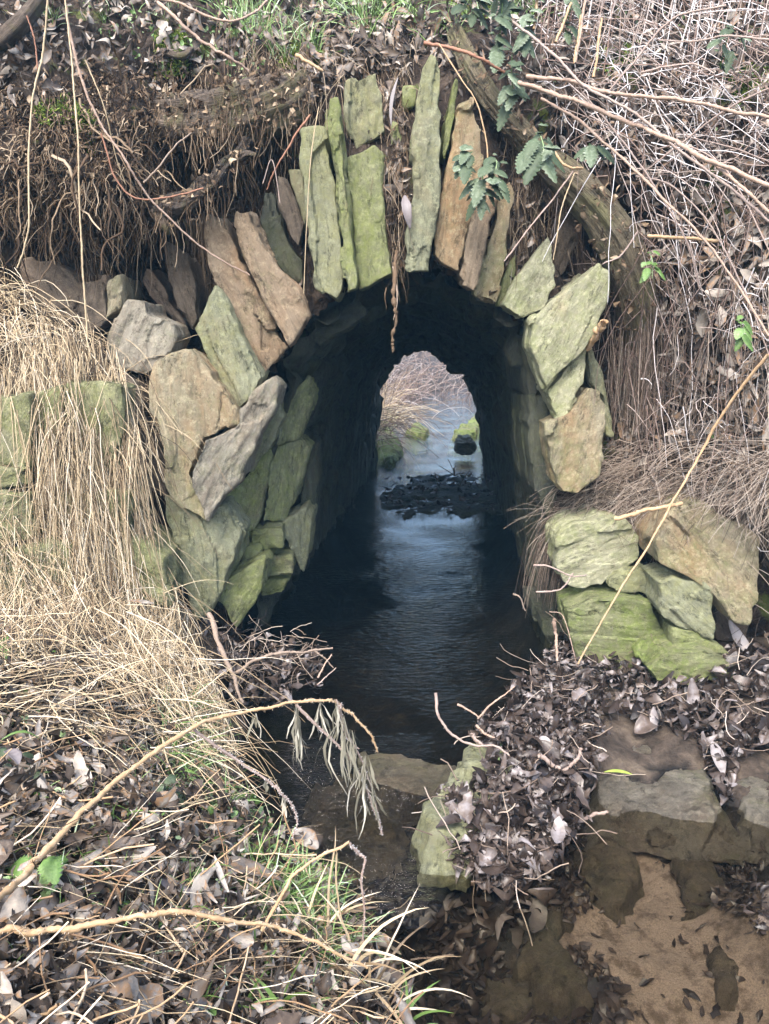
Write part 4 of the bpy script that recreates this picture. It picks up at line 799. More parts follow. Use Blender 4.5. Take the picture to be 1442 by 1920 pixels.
cane('bramble_cane', r2([(505, 310, 3.45), (620, 345, 3.4), (740, 385, 3.3), (900, 455, 3.2), (1060, 520, 3.05), (1200, 590, 2.9), (1440, 700, 2.75), (1600, 780, 2.6)]), .0095, .008, 'cane', 'thickest pinkish cane sweeping from the trunk to the right edge', group=CG, thorns=160)
cane('bramble_cane', r2([(530, 290, 3.45), (700, 305, 3.35), (830, 345, 3.25), (1000, 365, 3.1), (1150, 380, 3.0), (1300, 415, 2.85), (1442, 438, 2.75), (1600, 450, 2.6)]), .008, .006, 'cane', 'frosty cane running nearly level above the thickest cane', group=CG, thorns=160)
cane('bramble_cane', r2([(590, 370, 3.5), (720, 445, 3.4), (830, 540, 3.3), (940, 640, 3.2), (1060, 760, 3.1), (1200, 900, 3.0), (1330, 1080, 2.9), (1442, 1260, 2.8)]), .006, .004, 'cane', 'thin cane diving steeply below the thickest cane', group=CG, thorns=110)
cane('bramble_cane', r2([(455, 65, 3.6), (560, 140, 3.5), (660, 230, 3.35), (760, 330, 3.25), (930, 420, 3.15), (1100, 560, 3.05), (1290, 700, 2.9), (1442, 830, 2.8)]), .006, .005, 'frost', 'pale cane crossing from the nettles down through the thicket', group=CG, thorns=120)
cane('bramble_cane', r2([(1100, 540, 3.0), (1240, 620, 2.9), (1340, 700, 2.8), (1450, 800, 2.75)]), .006, .006, 'cane', 'short thick cane leaving the thickest cane at the right edge', group=CG, thorns=40)
cane('bramble_cane', r2([(740, 345, 3.35), (900, 540, 3.3), (1000, 680, 3.2), (1130, 900, 3.1), (1180, 1080, 3.1)]), .004, .003, 'frost', 'thin frosty cane falling steeply past the trunk', group=CG, thorns=60)
cane('bramble_cane', r2([(1442, 330, 3.0), (1300, 400, 3.1), (1150, 510, 3.2), (980, 640, 3.3)]), .004, .003, 'frost', 'thin frosty cane rising to the right edge', group=CG, thorns=50)
cane('bramble_cane', r2([(1280, 20, 3.4), (1100, 60, 3.45), (1000, 150, 3.5), (930, 240, 3.5), (840, 340, 3.5)]), .005, .004, 'frost', 'frosty cane bending down from the top right', group=CG, thorns=60)
cane('bramble_cane', r2([(1442, 150, 3.2), (1290, 135, 3.3), (1150, 155, 3.4), (1030, 150, 3.5)]), .0045, .003, 'frost', 'frosty level cane near the top right corner', group=CG, thorns=50)
cane('bramble_cane', r2([(960, 272, 3.4), (1060, 250, 3.35), (1165, 240, 3.3), (1235, 275, 3.25)]), .0045, .0035, 'frost', 'short whitish twig tip arched in the upper thicket', group=CG, thorns=40)
cane('bramble_cane', r2([(1020, 560, 3.2), (1130, 545, 3.1), (1290, 650, 3.0), (1442, 940, 2.9)]), .003, .003, 'frost', 'thin curved cane under the thickest cane', group=CG)
cane('bramble_cane', r2([(940, 660, 3.3), (1080, 700, 3.2), (1230, 860, 3.1), (1380, 1160, 3.0), (1442, 1340, 3.0)]), .0035, .003, 'frost', 'curved grey cane through the lower thicket', group=CG)
SG = 'upright stalks at the top right'
for i, (a, b, lab) in enumerate((((575, -40), (558, 110), 'tan upright stalk nearest the nettles at the top'), ((752, 0), (715, 235), 'brown upright stalk at the top between two golden ones'), ((812, 68), (785, 292), 'golden upright stalk furthest right'), ((700, 10), (640, 160), 'slanting tan stalk at the top'), ((735, 60), (712, 240), 'golden upright stalk left of the brown one'))):
    (q1, q2) = r2([a, b]); cane('stalk', [(q1[0], q1[1], 3.75), ((q1[0] + q2[0]) / 2 + 1, (q1[1] + q2[1]) / 2, 3.72), (q2[0], q2[1], 3.7)], .0055, .006, 'stalk' if i != 1 else 'cane', lab, 'stalk', SG)
cane('bramble_cane', r6([(1400, 270, 2.85), (1220, 500, 2.95), (1080, 735, 3.0), (940, 985, 2.95), (830, 1180, 2.9), (640, 1480, 2.85), (480, 1775, 2.8)]), .006, .0035, 'stalk', 'long straight brown stalk slanting across the rocks at the right', 'stalk')
cane('stick', r6([(655, 1072, 3.0), (750, 1045, 3.0), (860, 1018, 3.02), (978, 995, 3.05)]), .009, .008, 'stalk', 'pale peeled stick lying level above the rounded pale stone', 'stick')
cane('stick', r6([(604, 115, 3.38), (560, 185, 3.45), (495, 262, 3.55)]), .018, .014, 'stalk', 'broken brown stick end poking out beside the leaf-shaped block', 'stick', k=8)
cane('stick', r2([(985, 885, 3.2), (1120, 892, 3.15), (1252, 905, 3.1)]), .007, .006, 'stalk', 'short tan straw lying level in the thicket', 'stick')
cane('stick', r2([(710, 640, 3.45), (640, 735, 3.4), (540, 860, 3.38), (450, 980, 3.36)]), .004, .003, 'frost', 'thin pale stick crossing the gap above the lichen block', 'stick')
cane('stick', r2([(712, 650, 3.45), (670, 760, 3.42), (650, 860, 3.4), (634, 975, 3.4)]), .003, .002, 'straw', 'thin hanging stem above the lichen block', 'stem')
cane('stick', r2([(950, 868, 3.4), (890, 955, 3.4), (860, 972, 3.4), (818, 990, 3.4)]), .004, .003, 'frost', 'short forked pale twig at the tip of the leaf-shaped block', 'twig')
cane('stick', r2([(635, 570, 3.5), (680, 622, 3.45), (740, 632, 3.45)]), .006, .005, 'stalk', 'short curved pale root on the curved trunk', 'root')
cane('stem', r2([(205, 165, 3.5), (290, 300, 3.42), (345, 385, 3.4), (380, 520, 3.4), (388, 632, 3.4)]), .0028, .003, 'stalk', 'thin bowed stem hanging in front of the wide tan slab', 'stem')
LG = 'thin stems hanging over the left bank'
cane('stem', r1([(590, 5, 3.4), (680, 90, 3.35), (770, 165, 3.35), (850, 210, 3.35), (932, 264, 3.4)]), .0075, .005, 'cane', 'pinkish cane slanting across the bank top left of the crown', thorns=70)
cane('stem', r1([(520, -20, 3.3), (680, 15, 3.3), (790, 65, 3.3), (870, 78, 3.3), (950, 50, 3.35), (1010, -10, 3.4)]), .0055, .004, 'cane', 'sagging cane along the top edge left of the crown', thorns=70)
cane('stem', r1([(180, -20, 2.9), (160, 200, 2.9), (115, 420, 2.85), (108, 800, 2.8), (100, 900, 2.8), (65, 1005, 2.8)]), .0035, .003, 'straw', 'long pale stem hanging nearest the left edge', 'stem', LG)
cane('stem', r1([(245, 0, 3.0), (270, 250, 2.95), (290, 500, 2.9), (300, 800, 2.9), (310, 1000, 2.9), (328, 1265, 2.9)]), .003, .0035, 'straw', 'long brown stem hanging straight down past the root tassel', 'stem', LG)
cane('stem', r1([(250, 60, 3.1), (300, 280, 3.1), (360, 430, 3.1), (470, 600, 3.1), (560, 740, 3.15), (700, 880, 3.2), (820, 970, 3.25), (935, 1030, 3.3)]), .005, .003, 'cane', 'long diagonal cane from the top left down to the orange slabs', thorns=100)
cane('stem', r1([(320, 225, 3.15), (390, 400, 3.15), (430, 570, 3.2), (470, 690, 3.25)]), .0025, .002, 'straw', 'short thin stem beside the long diagonal cane', 'stem', LG)
cane('stem', r1([(380, 500, 3.25), (440, 680, 3.25), (520, 745, 3.25), (640, 738, 3.28), (765, 705, 3.32)]), .0035, .003, 'red_cane', 'orange cane curling under the left hollow')
cane('stem', r1([(1162, 430, 3.4), (1100, 520, 3.4), (1030, 640, 3.42), (1000, 710, 3.45)]), .005, .003, 'red_cane', 'reddish cane left of the tall green slab')
cane('stem', r1([(1110, 205, 3.6), (1160, 235, 3.55), (1212, 265, 3.55)]), .008, .006, 'stalk', 'short broken brown stick above the crown', 'stick')
cane('stem', r1([(1195, 400, 3.4), (1165, 600, 3.38), (1150, 850, 3.36), (1138, 1102, 3.36)]), .002, .0018, 'straw', 'thin straw hanging in front of the tall green slab', 'stem', LG)
cane('stem', r1([(540, 685, 3.25), (600, 620, 3.25), (660, 545, 3.28), (716, 500, 3.3)]), .004, .003, 'straw_dark', 'grey forked twig at the left hollow', 'twig')
cane('stem', r1([(985, 690, 3.4), (1020, 600, 3.4), (1050, 760, 3.4)]), .002, .002, 'frost', 'bent thin straw in the hollow left of the arch', 'stem')
cane('stem', r1([(100, 60, 3.3), (130, 150, 3.3), (140, 260, 3.3)]), .003, .003, 'red_cane', 'short orange stem near the top left corner', 'stem')
hr = empty('hanging_root', P(740, 640, 3.4)); tag(hr, 'frayed root tassel dangling from the crown into the tunnel mouth', 'root')
cane('root_strand', [(745, 470, 3.48), (738, 540, 3.42), (742, 590, 3.4), (736, 640, 3.4), (737, 660, 3.4)], .010, .004, 'root', None, parent=hr, rough=.35)
cane('root_strand', [(738, 500, 3.46), (745, 560, 3.41), (738, 600, 3.4)], .004, .002, 'straw_dark', None, parent=hr, rough=.3)
cane('root_strand', [(724, 540, 3.5), (722, 555, 3.48), (724, 578, 3.48)], .003, .001, 'root', None, parent=hr)

# foreground stems
def droop(parent, px, py, Y, L, k=9, name='dried_leaf', spread=.10):
    acc = Acc(); p = P(px, py, Y); B = k; b = np.tile(p, (B, 1)) + RNG.normal(size=(B, 3)) * .003
    n = 8; pts = grow(b, np.array([0, 0, -1.]) + RNG.normal(size=(B, 3)) * spread, rr(L * .35, L, B), n, .3, .24)
    w = np.array([.12, .2, .35, .7, 1, .9, .7, .5, .12])[None] * rr(.0018, .004, (B, 1)); ribbons(acc, pts, w, side=norm(RNG.normal(size=(B, 3)) * [1, .5, .1]))
    tubes(acc, grow(p[None], np.array([[0, 0, -1.]]), L * .8, 8, .3, .2), .0014, 4); return acc.build(name, MT['dryleaf'], parent)
MT['dryleaf'] = rnd_mat('shrivelled_leaf', [(0, (.10, .095, .07)), (.5, (.21, .20, .15)), (1, (.42, .40, .34))], .7, .25)
s1 = empty('arching_stem', P(0, 1700, 1.2)); tag(s1, 'thick frosted stem arching over the water with shrivelled leaves hanging from its tip', 'stem')
cane('stem', [(-120, 1800, .86), (-30, 1712, .93), (60, 1622, 1.06), (160, 1515, 1.2), (260, 1432, 1.33), (360, 1365, 1.45), (450, 1335, 1.54), (550, 1318, 1.6), (610, 1312, 1.64), (640, 1326, 1.66), (680, 1358, 1.67), (710, 1410, 1.68)], .0068, .0022, 'stalk', None, parent=s1, thorns=420)
cane('side_stem', [(555, 1322, 1.6), (620, 1385, 1.62), (665, 1435, 1.64), (695, 1500, 1.65), (712, 1545, 1.66), (716, 1565, 1.66)], .0035, .002, 'frost', None, parent=s1, thorns=170)
cane('side_stem', [(362, 1368, 1.46), (440, 1422, 1.5), (500, 1462, 1.52), (530, 1490, 1.53), (550, 1515, 1.54), (557, 1540, 1.54), (548, 1575, 1.54)], .0035, .0015, 'frost', None, parent=s1, thorns=200)
cane('side_stem', [(630, 1312, 1.65), (650, 1370, 1.66), (680, 1430, 1.67), (700, 1490, 1.67), (716, 1560, 1.67)], .0028, .0015, 'frost', None, parent=s1, thorns=80)
cane('side_stem', [(640, 1318, 1.64), (636, 1340, 1.64), (650, 1380, 1.64), (672, 1405, 1.64)], .003, .0015, 'frost', None, parent=s1, thorns=40)
for q in ((480, 1338, .07, 4), (556, 1322, .2, 12), (600, 1316, .19, 10), (645, 1345, .22, 12), (660, 1370, .2, 9), (685, 1420, .19, 9), (500, 1465, .05, 4), (632, 1320, .1, 6), (532, 1492, .06, 4), (700, 1480, .1, 6)):
    droop(s1, q[0], q[1], 1.62 if q[0] > 545 else 1.55, q[2], q[3])
s2 = empty('fallen_stem', P(0, 1745, 1.05)); tag(s2, 'thick golden stem lying across the dead leaves in the lower left', 'stem')
cane('stem', [(-150, 1740, .93), (0, 1745, .94), (60, 1746, .95), (150, 1738, .97), (250, 1718, 1.0), (340, 1712, 1.03), (440, 1725, 1.07), (520, 1740, 1.1), (600, 1770, 1.12), (690, 1815, 1.14)], .006, .0025, 'stalk', None, parent=s2, thorns=300)
cane('side_stem', [(150, 1738, 1.04), (90, 1810, 1.0), (20, 1900, .98)], .005, .005, 'stalk', None, parent=s2, thorns=30)
s3 = empty('kinked_stem', P(500, 1740, 1.3)); tag(s3, 'pale bent stem with a kinked hanging tip at the edge of the near bank', 'stem')
cane('stem', [(490, 1745, 1.25), (535, 1665, 1.28), (560, 1632, 1.3), (600, 1605, 1.32), (655, 1580, 1.35)], .0035, .003, 'stalk', None, parent=s3, thorns=40)
cane('side_stem', [(655, 1580, 1.35), (672, 1600, 1.36), (684, 1612, 1.36), (678, 1650, 1.36), (683, 1710, 1.36), (680, 1780, 1.36)], .003, .002, 'frost', None, parent=s3, thorns=60)
cane('side_stem', [(632, 1600, 1.34), (630, 1650, 1.34), (640, 1720, 1.34), (655, 1760, 1.34)], .002, .002, 'straw', None, parent=s3)
TWL = (([(440, 1262, 2.75), (480, 1238, 2.75), (520, 1225, 2.78), (570, 1222, 2.8), (622, 1215, 2.85)], .007, 'thorny twig lying level over the dark water at the left of the tunnel mouth'),
       ([(590, 1220, 2.8), (610, 1235, 2.8), (625, 1252, 2.8)], .004, 'short forked twig tip over the dark water'),
       ([(596, 1270, 2.75), (608, 1248, 2.78), (622, 1226, 2.8)], .004, 'short whitish twig crossing the forked twig'),
       ([(595, 1284, 2.7), (612, 1268, 2.72), (630, 1252, 2.75)], .003, 'lowest pale twig beside the forked twig'),
       ([(390, 1150, 2.9), (420, 1230, 2.75), (435, 1265, 2.7), (455, 1320, 2.6)], .011, 'dark stick standing in the wet leaves at the left jamb'),
       ([(817, 1300, 2.35), (822, 1340, 2.32), (850, 1378, 2.3), (885, 1396, 2.28), (930, 1400, 2.25), (955, 1415, 2.22)], .005, 'long curved twig reaching up out of the water left of the leaf heap'),
       ([(858, 1320, 2.5), (880, 1332, 2.48), (898, 1345, 2.46)], .004, 'thin twig tip left of the leaf heap'),
       ([(895, 1347, 2.5), (925, 1318, 2.52), (965, 1287, 2.55)], .004, 'forked twig rising to the right from the leaf heap'),
       ([(893, 1360, 2.4), (910, 1375, 2.38), (935, 1388, 2.36)], .005, 'reddish twig stub on the leaf heap'),
       ([(884, 1375, 2.35), (895, 1390, 2.33), (905, 1398, 2.3)], .007, 'white cut twig stub beside the leaf heap'),
       ([(870, 1660, 1.9), (910, 1648, 1.9), (955, 1632, 1.9)], .008, 'pinkish stick at the waterline below the leaf heap'),
       ([(770, 1390 + 410, 1.7), (850, 1790, 1.7)], .003, 'thin twig under the pale stem'),
       ([(1010, 1415, 2.2), (1050, 1440, 2.2), (1075, 1430, 2.2), (1090, 1405, 2.2)], .008, 'pale bent root lying on top of the leaf heap'),
       ([(1040, 1080 + 470, 2.1), (1090, 1535, 2.15), (1140, 1520, 2.15)], .008, 'frosted stick jutting right from the leaf heap over the water'),
       ([(1040, 1160, 3.0), (1043, 1195, 3.0), (1045, 1240, 2.95)], .008, 'upright stub beside the bright mossy block'),
       ([(1000, 1060, 2.95), (1030, 1062, 2.95), (1070, 1080, 2.95), (1100, 1078, 3.0)], .004, 'pale thin twig in front of the rounded stone'),
       ([(1005, 1110, 2.95), (1050, 1105, 2.95), (1075, 1075, 3.0)], .004, 'pale forked twig below the thin twig at the rounded stone'),
       ([(962, 1113, 3.0), (975, 1120, 3.0), (985, 1145, 3.0)], .004, 'hooked twig over the dark water beside the straw fringe'),
       ([(1030, 1147, 3.0), (1055, 1155, 3.0), (1075, 1220, 2.9), (1082, 1250, 2.9)], .002, 'thin straw in front of the bright mossy block'))
for pts, r, lab in TWL: cane('twig', pts, r, r * .6, 'frost' if 'pale' in lab or 'white' in lab or 'frost' in lab or 'curved' in lab else 'straw_dark' if 'dark' in lab or 'thorny' in lab else 'cane', lab, 'twig', thorns=12)

# individual big leaves
def big_leaf(px, py, L, dirn, mat, label, wr=.3, r=.5, off=.05, Y=None, cat='dead leaf', name='dead_leaf', curl=.25, nrm=None):
    if Y is None: h = cast(px, py, True); p = h[0] + h[1] * off; n = h[1]
    else: p = P(px, py, Y); n = np.array([0, -1, .2])
    if nrm is not None: n = np.array(nrm, float)
    acc = Acc(); st = np.random.RandomState(int(px)); leaves(acc, p[None], norm(n)[None], np.array([L]), wr, .12, 0, curl, r=np.array([r]), dirs=np.array([dirn], float) * 3, rows=12, jt=.05)
    o = acc.build(name, MT[mat]); sm = o.modifiers.new('s', 'SUBSURF'); sm.levels = sm.render_levels = 2; md = o.modifiers.new('t', 'SOLIDIFY'); md.thickness = .0008; return tag(o, label, cat)
big_leaf(762, 395, .15, (.1, 0, -1), 'white_leaf', 'purple grey folded leaf hanging in the gap at the crown', .2, .15, Y=3.5)
big_leaf(735, 190, .2, (.15, 0, 1), 'white_leaf', 'long silvery leaf upright in the gap right of the square block', .2, .3, Y=3.62)
big_leaf(1385, 1232, .2, (.35, 0, -1), 'white_leaf', 'long bleached strip-like leaf beside the lowest mossy stone', .22, .7, .08, nrm=(0, -1, .6))
big_leaf(155, 1120, .11, (1, 0, -.1), 'white_leaf', 'pale grey curled leaf caught in the straw', .4, .4, .16)
big_leaf(240, 1205, .1, (.1, 0, -1), 'leaf', 'reddish brown leaf hanging in the straw', .5, .8, .16)
big_leaf(130, 1425, .07, (.7, 1, 0), 'white_leaf', 'grey oval leaf lying below the straw', .45, .1, .05)
big_leaf(455, 1668, .15, (1, -.2, 0), 'leaf', 'long pinkish grey leaf near the edge of the near bank', .3, .62, .05)
big_leaf(575, 1600, .1, (.4, .2, -1), 'leaf', 'curled olive brown leaf at the tip of the near bank', .5, .8, .05)
big_leaf(5, 1480, .06, (0, .3, 1), 'white_leaf', 'grey leaf at the left edge beside a green blade', .45, .1, .08)
big_leaf(300, 1700, .075, (1, .4, 0), 'white_leaf', 'bluish grey leaf behind the golden fallen stem', .5, .1, .05)
big_leaf(1350, 1440, .12, (.3, -.3, -1), 'white_leaf', 'silver leaf draped at the water edge at the right', .3, .4, .07)
big_leaf(1290, 1330, .14, (.1, -.3, -1), 'leaf_wet', 'pinkish leaf upright in the heap below the lowest mossy stone', .4, .95, .07, nrm=(0, -1, .3))
big_leaf(1215, 1375, .11, (1, .1, 0), 'leaf_wet', 'flat brown leaf lying on the shelf slab', .7, .75, .03)
big_leaf(1155, 1450, .10, (1, -.25, 0), 'moss', 'yellow green catkin lying on the shelf slab', .12, .9, .035, cat='catkin', name='catkin')
big_leaf(22, 1470, .08, (.1, .2, 1), 'fresh', 'green pointed blade-like leaf at the left edge', .3, .5, .1, cat='leaf', name='green_leaf')
big_leaf(965, 1640, .12, (.2, .5, .6), 'leaf_wet', 'dark grey curled leaf at the foot of the leaf heap', .3, .7, .06)
big_leaf(1000, 1570, .15, (.1, .6, .4), 'leaf_wet', 'broad pink brown leaf in the middle of the leaf heap', .5, .85, .09)

# nettles and small plants
def plant(px, py, Y, h, nl, ls, mat, label, cat='nettle', droopy=False, name='nettle'):
    if Y is None: b = cast(px, py)[0]
    else: b = P(px, py, Y)
    e = empty(name, b); tag(e, label, cat); a1, a2 = Acc(), Acc()
    d = np.array([[RNG.normal() * .2, -.5 if not droopy else -.7, 1 if not droopy else -.1]]); c = grow(b[None], d, h, 8, .05 if not droopy else .3, .1); tubes(a1, c, np.linspace(.003, .0015, 9)[None], 5)
    a1.build('stem', MT['fresh'], e)
    nl = int(nl * 1.4)
    for i in range(nl):
        f = (i // 2 + 1) / (nl / 2 + 1.5) * 8; k = min(7, int(f)); p = c[0, k] * (1 - (f - k)) + c[0, min(8, k + 1)] * (f - k); an = RNG.random() * 6.28
        p = p + RNG.normal(size=3) * h * .1; out = norm(np.array([math.cos(an), -.5 + .5 * RNG.normal(), math.sin(an) * .7 + .2])); L = ls * RNG.uniform(.45, 1.15); n = 17; u = np.linspace(0, 1, n)
        cc = p + out * .01 + out[None] * (u * L)[:, None] + np.array([0, 0, -1]) * (u ** 1.5 * L * .9)[:, None]; t = norm(np.gradient(cc, axis=0)); s = norm(np.cross(t, [0.1, -.4, 1.])); nn = np.cross(s, t)
        w = L * .42 * (np.sin(np.pi * np.clip(u * .95 + .05, 0, 1)) ** .6) * (1 - u * .35); V = []
        for q in range(n):
            tooth = 1.25 if q % 2 else .82; cr = .25 * w[q]
            V += [cc[q] - s[q] * w[q] * tooth - nn[q] * cr, cc[q] - s[q] * w[q] * .5 + nn[q] * cr * .7, cc[q] - nn[q] * cr * .2, cc[q] + s[q] * w[q] * .5 + nn[q] * cr * .7, cc[q] + s[q] * w[q] * tooth - nn[q] * cr]
        F = [(q * 5 + j, q * 5 + j + 1, q * 5 + j + 6, q * 5 + j + 5) for q in range(n - 1) for j in range(4)]
        b0 = RNG.random() * .6; a2.add(V, F, np.clip(b0 + np.tile([.3, 0, .12, 0, .3], n) + RNG.normal(size=5 * n) * .06, 0, 1))
    a2.build('foliage', MT[mat], e); return e
for args in ((905, 330, 3.42, .16, 12, .075, 'nettle', 'dark green nettle hanging over the narrow brown slab'), (885, 285, 3.42, .10, 8, .07, 'nettle', 'dark green nettle at the top of the wide tan slab'), (930, 300, 3.4, .14, 10, .07, 'nettle', 'dark green nettle against the curved trunk above the orange slab'),
             (1005, 250, 3.5, .2, 10, .085, 'nettle', 'large leaved nettle drooping over the middle of the curved trunk'), (965, 190, 3.55, .18, 10, .07, 'nettle', 'frosty nettle where the canes start'), (930, 110, 3.65, .2, 12, .075, 'nettle', 'frosty nettle in front of the top of the curved trunk'),
             (985, 90, 3.8, .22, 12, .07, 'nettle', 'frosty nettle right of the trunk top'), (885, 40, 3.95, .2, 14, .08, 'nettle', 'frosty nettle at the top edge above the crown'), (950, 20, 4.0, .2, 14, .08, 'nettle', 'pale frosted nettle at the top edge right of the crown'), (1060, 60, 3.95, .18, 10, .06, 'nettle', 'small frosted nettle among the stalks at the top'),
             (1350, 130, 3.5, .16, 10, .055, 'nettle', 'small frosted nettle beside the moss at the top right'), (1220, 480, 3.4, .12, 8, .05, 'fresh', 'small green plant at the foot of the curved trunk'), (1380, 600, 3.0, .1, 6, .05, 'fresh', 'single green sprig in the thicket at the right'), (1105, 270, 3.4, .12, 5, .07, 'nettle', 'lone frosted leaf sprig right of the trunk')):
    plant(*args, droopy=args[1] > 200)
for args in ((85, 1600, None, .08, 8, .04, 'nettle', 'grey green frosted nettle in the near bank leaves'), (95, 1660, None, .09, 12, .045, 'fresh', 'bright green nettle in the lower left litter'), (300, 1770, None, .05, 5, .055, 'fresh', 'light green toothed leaf plant below the fallen stem'), (290, 1820, None, .04, 4, .05, 'fresh', 'smaller light green leaf plant at the bottom left'),
             (295, 1500, None, .12, 9, .045, 'nettle', 'upright frosty sprig on the near bank below the green grass'), (340, 1630, None, .06, 6, .035, 'fresh', 'small green seedling on the near bank'), (370, 1640, None, .07, 6, .035, 'fresh', 'small green seedling nearest the long pinkish leaf'), (65, 1450, None, .08, 8, .04, 'nettle', 'green frosted sprig near the left edge'), (155, 1890, None, .05, 4, .04, 'fresh', 'round green seedling at the bottom edge'), (600, 1820, None, .06, 6, .04, 'nettle', 'bluish seedling among the pale grass blades'), (12, 1225, None, .1, 8, .05, 'fresh', 'green sprig in the straw at the left edge')):
    plant(*args)
# broad grass blades at the lower edge
def blade_clump(px, py, k, L, w, mat, label, lean, name='grass_clump', z=None):
    b = cast(px, py, True)[0]; acc = Acc(); B = k; bb = b + RNG.normal(size=(B, 3)) * [.02, .02, 0]; pts = grow(bb, np.array(lean) + RNG.normal(size=(B, 3)) * [.35, .3, .15], rr(L * .6, L, B), 12, .13, .05)
    ww = np.array([.6, .8, .9, 1, 1, 1, .95, .9, .8, .7, .5, .3, .05])[None] * w * rr(.6, 1.1, (B, 1)); ribbons(acc, pts, ww); o = acc.build(name, MT[mat]); tag(o, label, 'grass clump'); return o
blade_clump(640, 1840, 16, .34, .0035, 'straw', 'clump of bleached grass blades curling over at the lower edge of the bank', (.15, -.1, 1))
blade_clump(690, 1900, 14, .28, .0035, 'straw', 'bleached grass clump nearest the water at the bottom edge', (.25, -.1, 1))
blade_clump(590, 1760, 12, .2, .003, 'straw', 'bleached grass clump under the bent stem', (.2, -.1, 1))
blade_clump(520, 1930, 4, .2, .006, 'grass', 'broad upright green blades at the bottom edge', (0, 0, 1))
blade_clump(495, 1840, 4, .13, .006, 'grass', 'short broad green blades beside the fallen stem tip', (.1, 0, 1))
blade_clump(745, 1960, 7, .17, .004, 'grass', 'frosty green blades rising at the bottom edge beside the water', (.1, 0, 1))
blade_clump(920, 1475, 5, .14, .004, 'fresh', 'green blades growing on the stone under the leaf heap', (-.1, -.2, .5))
blade_clump(840, 1600, 4, .14, .003, 'fresh', 'thin green blades bent over the water beside the pale stone', (-.5, .2, .4))

# ------------------------------------------------------------------ inside and beyond the tunnel
db = empty('debris_pile', P(830, 940, 6.4)); tag(db, 'dark ragged low heap of debris across the stream inside the tunnel', 'debris pile')
make_stone('mound', ph([(706, 948), (712, 922), (728, 930), (742, 908), (760, 912), (768, 893), (800, 888), (820, 892), (850, 883), (866, 892), (890, 890), (915, 900), (950, 896), (1030, 880), (1040, 940), (985, 952), (940, 968), (905, 956), (870, 970), (840, 957), (800, 962), (780, 955), (760, 972), (735, 958)]), 0, .2, 'dark', db, amp=1.2, vox=.03, flat_z=.015)
acc = Acc(); pp = np.array([Pz(random.uniform(720, 990), random.uniform(893, 958), .03) for _ in range(240)]); leaves(acc, pp, np.tile([0, -.1, 1.], (240, 1)), rr(.04, .09, 240), .5, .3, .02, .3); acc.build('leaves', MT['leaf_wet'], db)
for i in range(14):
    acc = Acc(); q = Pz(852, 892, .03) if i < 7 else Pz(700 + 18 * i, 915, .03); pts = grow(q[None], np.array([[0, 0, 1.]]) + RNG.normal(size=(1, 3)) * [.8, .2, .4], rr(.08, .24, 1), 6, 0, .15); tubes(acc, pts, .004, 4); acc.build('twig', MT['bark'], db)
make_stone('rock', ph([(857, 848), (857, 826), (884, 822), (890, 835), (888, 850)]), 9.4, .4, 'dark', None, label='dark block standing in the stream just beyond the tunnel', cat='rock', vox=.02, amp=2)
for poly, z, lab in ((ph([(762, 806), (780, 794), (796, 798), (800, 808), (780, 812)]), .1, 'mossy stone in the stream seen through the tunnel'), (ph([(850, 812), (868, 795), (893, 780), (905, 795), (880, 815)]), .12, 'mossy bank stone at the right of the far stream'), (ph([(710, 850), (715, 800), (740, 810), (755, 838), (730, 862)]), .12, 'mossy stone at the left of the far tunnel exit')):
    make_stone('rock', poly, 0, .3, 'mossy', None, flat_z=z - .03, vox=.03, amp=3.0, back=1.4, label=lab, cat='rock')
def far_bush(x, y, label, k=160, L=1.1, mat='straw', lean=.5):
    z = far_z(x, y); e = empty('bush', (x, y, z)); tag(e, label, 'bush', 'bushes along the far stream'); a = Acc(); B = k
    p = np.array([[x, y, z]]) + RNG.normal(size=(B, 3)) * [.28, .4, .03]; d = np.array([lean, -.2, 1.]) + RNG.normal(size=(B, 3)) * [.5, .4, .3]
    tubes(a, grow(p, d, rr(L * .5, L * 1.2, B), 9, .16, .12), rr(.0018, .0045, (B, 1)), 3); a.build('stems', MT[mat], e)
far_bush(-.45, 10.2, 'arching pale bush on the left bank just beyond the tunnel', 260, .95, 'straw_dark', .35)
far_bush(-.3, 12.2, 'yellowish bush on the left bank of the far stream', 260, 1.0, 'straw', .3)
far_bush(-.1, 15.0, 'brown bush further along the left bank of the far stream', 260, 1.1, 'frost', .2)
far_bush(2.3, 11.8, 'low twiggy bush on the right bank beyond the tunnel', 200, .6, 'frost', -.3)
far_bush(2.8, 15.0, 'grey bush on the right bank of the far stream', 260, .8, 'straw_dark', -.3)
acc = Acc(); B = 5200; xx = rr(-4, 8, B); yy = rr(17, 30, B); pp = np.stack([xx, yy, [far_z(a, b) for a, b in zip(xx, yy)]], 1)
tubes(acc, grow(pp, np.array([0, -.2, .8]) + RNG.normal(size=(B, 3)) * [.8, .4, .4], rr(.3, 1.1, B), 8, .1, .2), rr(.003, .008, (B, 1)), 3, rr(0, .75, B))
stuff(acc, 'bramble_thicket', 'frost', 'pale frosted scrub closing the view beyond the tunnel', 'brambles')
acc = Acc(); B = 1800; xx = rr(-1.5, 4, B); yy = rr(9, 19, B); zz = np.array([far_z(a, b) for a, b in zip(xx, yy)]); ok = zz > .02
pp = np.stack([xx, yy, zz], 1)[ok]; leaves(acc, pp, np.tile([0, 0, 1.], (len(pp), 1)), rr(.06, .14, len(pp)), .5, .6, .05, .4); stuff(acc, 'leaf_litter', 'leaf', 'dead leaves on the banks beyond the tunnel', 'leaf litter')
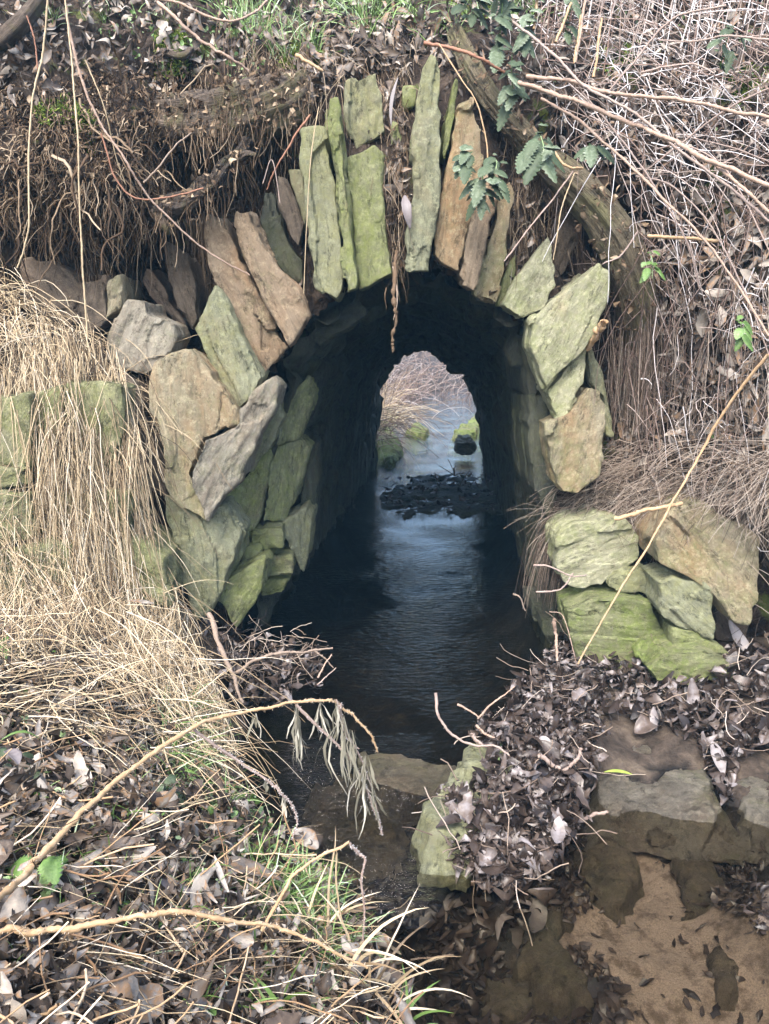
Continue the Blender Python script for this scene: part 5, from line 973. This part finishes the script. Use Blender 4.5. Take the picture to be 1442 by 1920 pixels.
acc = Acc(); B = 900; pp = np.stack([np.concatenate([rr(-.6, .2, B // 2), rr(1.35, 2.2, B // 2)]), rr(9, 14, B), np.zeros(B)], 1); pp[:, 2] = [far_z(a, b) for a, b, _ in pp]; pts = grow(pp, np.array([0, -.1, 1.]) + RNG.normal(size=(B, 3)) * .4, rr(.12, .3, B), 5, .2, .1)
ribbons(acc, pts, np.array([[.006, .007, .006, .005, .003, .001]])); stuff(acc, 'green_grass', 'grass', 'green grass on the banks beyond the tunnel', 'grass')
def bare_tree(x, y, h, label):
    e = empty('tree', (x, y, .8)); tag(e, label, 'tree', 'bare trees beyond the tunnel'); a = Acc(); b = Acc()
    tr = grow(np.array([[x, y, .6]]), np.array([[random.uniform(-.2, .2), 0, 1.]]), h, 14, 0, .06); tubes(a, tr, np.linspace(.05, .012, 15)[None] * h / 5, 7)
    q = tr[0, RNG.integers(1, 14, 46)]; br = grow(q, RNG.normal(size=(46, 3)) + [0, 0, .7], rr(.6, 1.7, 46) * h / 5, 8, -.03, .18); tubes(b, br, np.linspace(.014, .004, 9)[None], 4)
    q = br[RNG.integers(0, 46, 420), RNG.integers(2, 9, 420)]; tw = grow(q, RNG.normal(size=(420, 3)) + [0, 0, .2], rr(.3, .9, 420), 6, 0, .2); tubes(b, tw, np.linspace(.006, .003, 7)[None], 3)
    a.build('trunk', MT['root'], e); b.build('branches', MT['straw_dark'], e)
for i, (x, y, h, s) in enumerate(((-.4, 17, 4, 'slim bare tree left of the far stream'), (3.4, 18, 4.5, 'slim bare tree right of the far stream'), (-1, 22, 6, 'bare tree far off at the left'), (3.4, 24, 6, 'bare tree far off at the right'))): bare_tree(x, y, h, s)

# ------------------------------------------------------------------ added bluish volume imitating the lens veil over the darks
def veil(x0, x1, y0, y1, z0, z1, dens):
    v = [(x, y, z) for x in (x0, x1) for y in (y0, y1) for z in (z0, z1)]; f = [(0, 1, 3, 2), (4, 6, 7, 5), (0, 4, 5, 1), (2, 3, 7, 6), (0, 2, 6, 4), (1, 5, 7, 3)]
    me = bpy.data.meshes.new('veil'); me.from_pydata(v, [], f); m = bpy.data.materials.new('lens_veil'); m.use_nodes = True; t = m.node_tree; t.nodes.remove(t.nodes['Principled BSDF'])
    pv = t.nodes.new('ShaderNodeVolumePrincipled'); pv.inputs['Color'].default_value = (.30, .66, 1, 1); pv.inputs['Density'].default_value = dens; pv.inputs['Anisotropy'].default_value = 0
    t.links.new(pv.outputs[0], t.nodes['Material Output'].inputs['Volume']); o = link('veil', me, m, smooth=False); o['kind'] = 'stuff'; o['label'] = 'thin added bluish haze filling the air'; o['category'] = 'veil'; return o
veil(-90, 90, -70, 130, -2, 12, .0038)
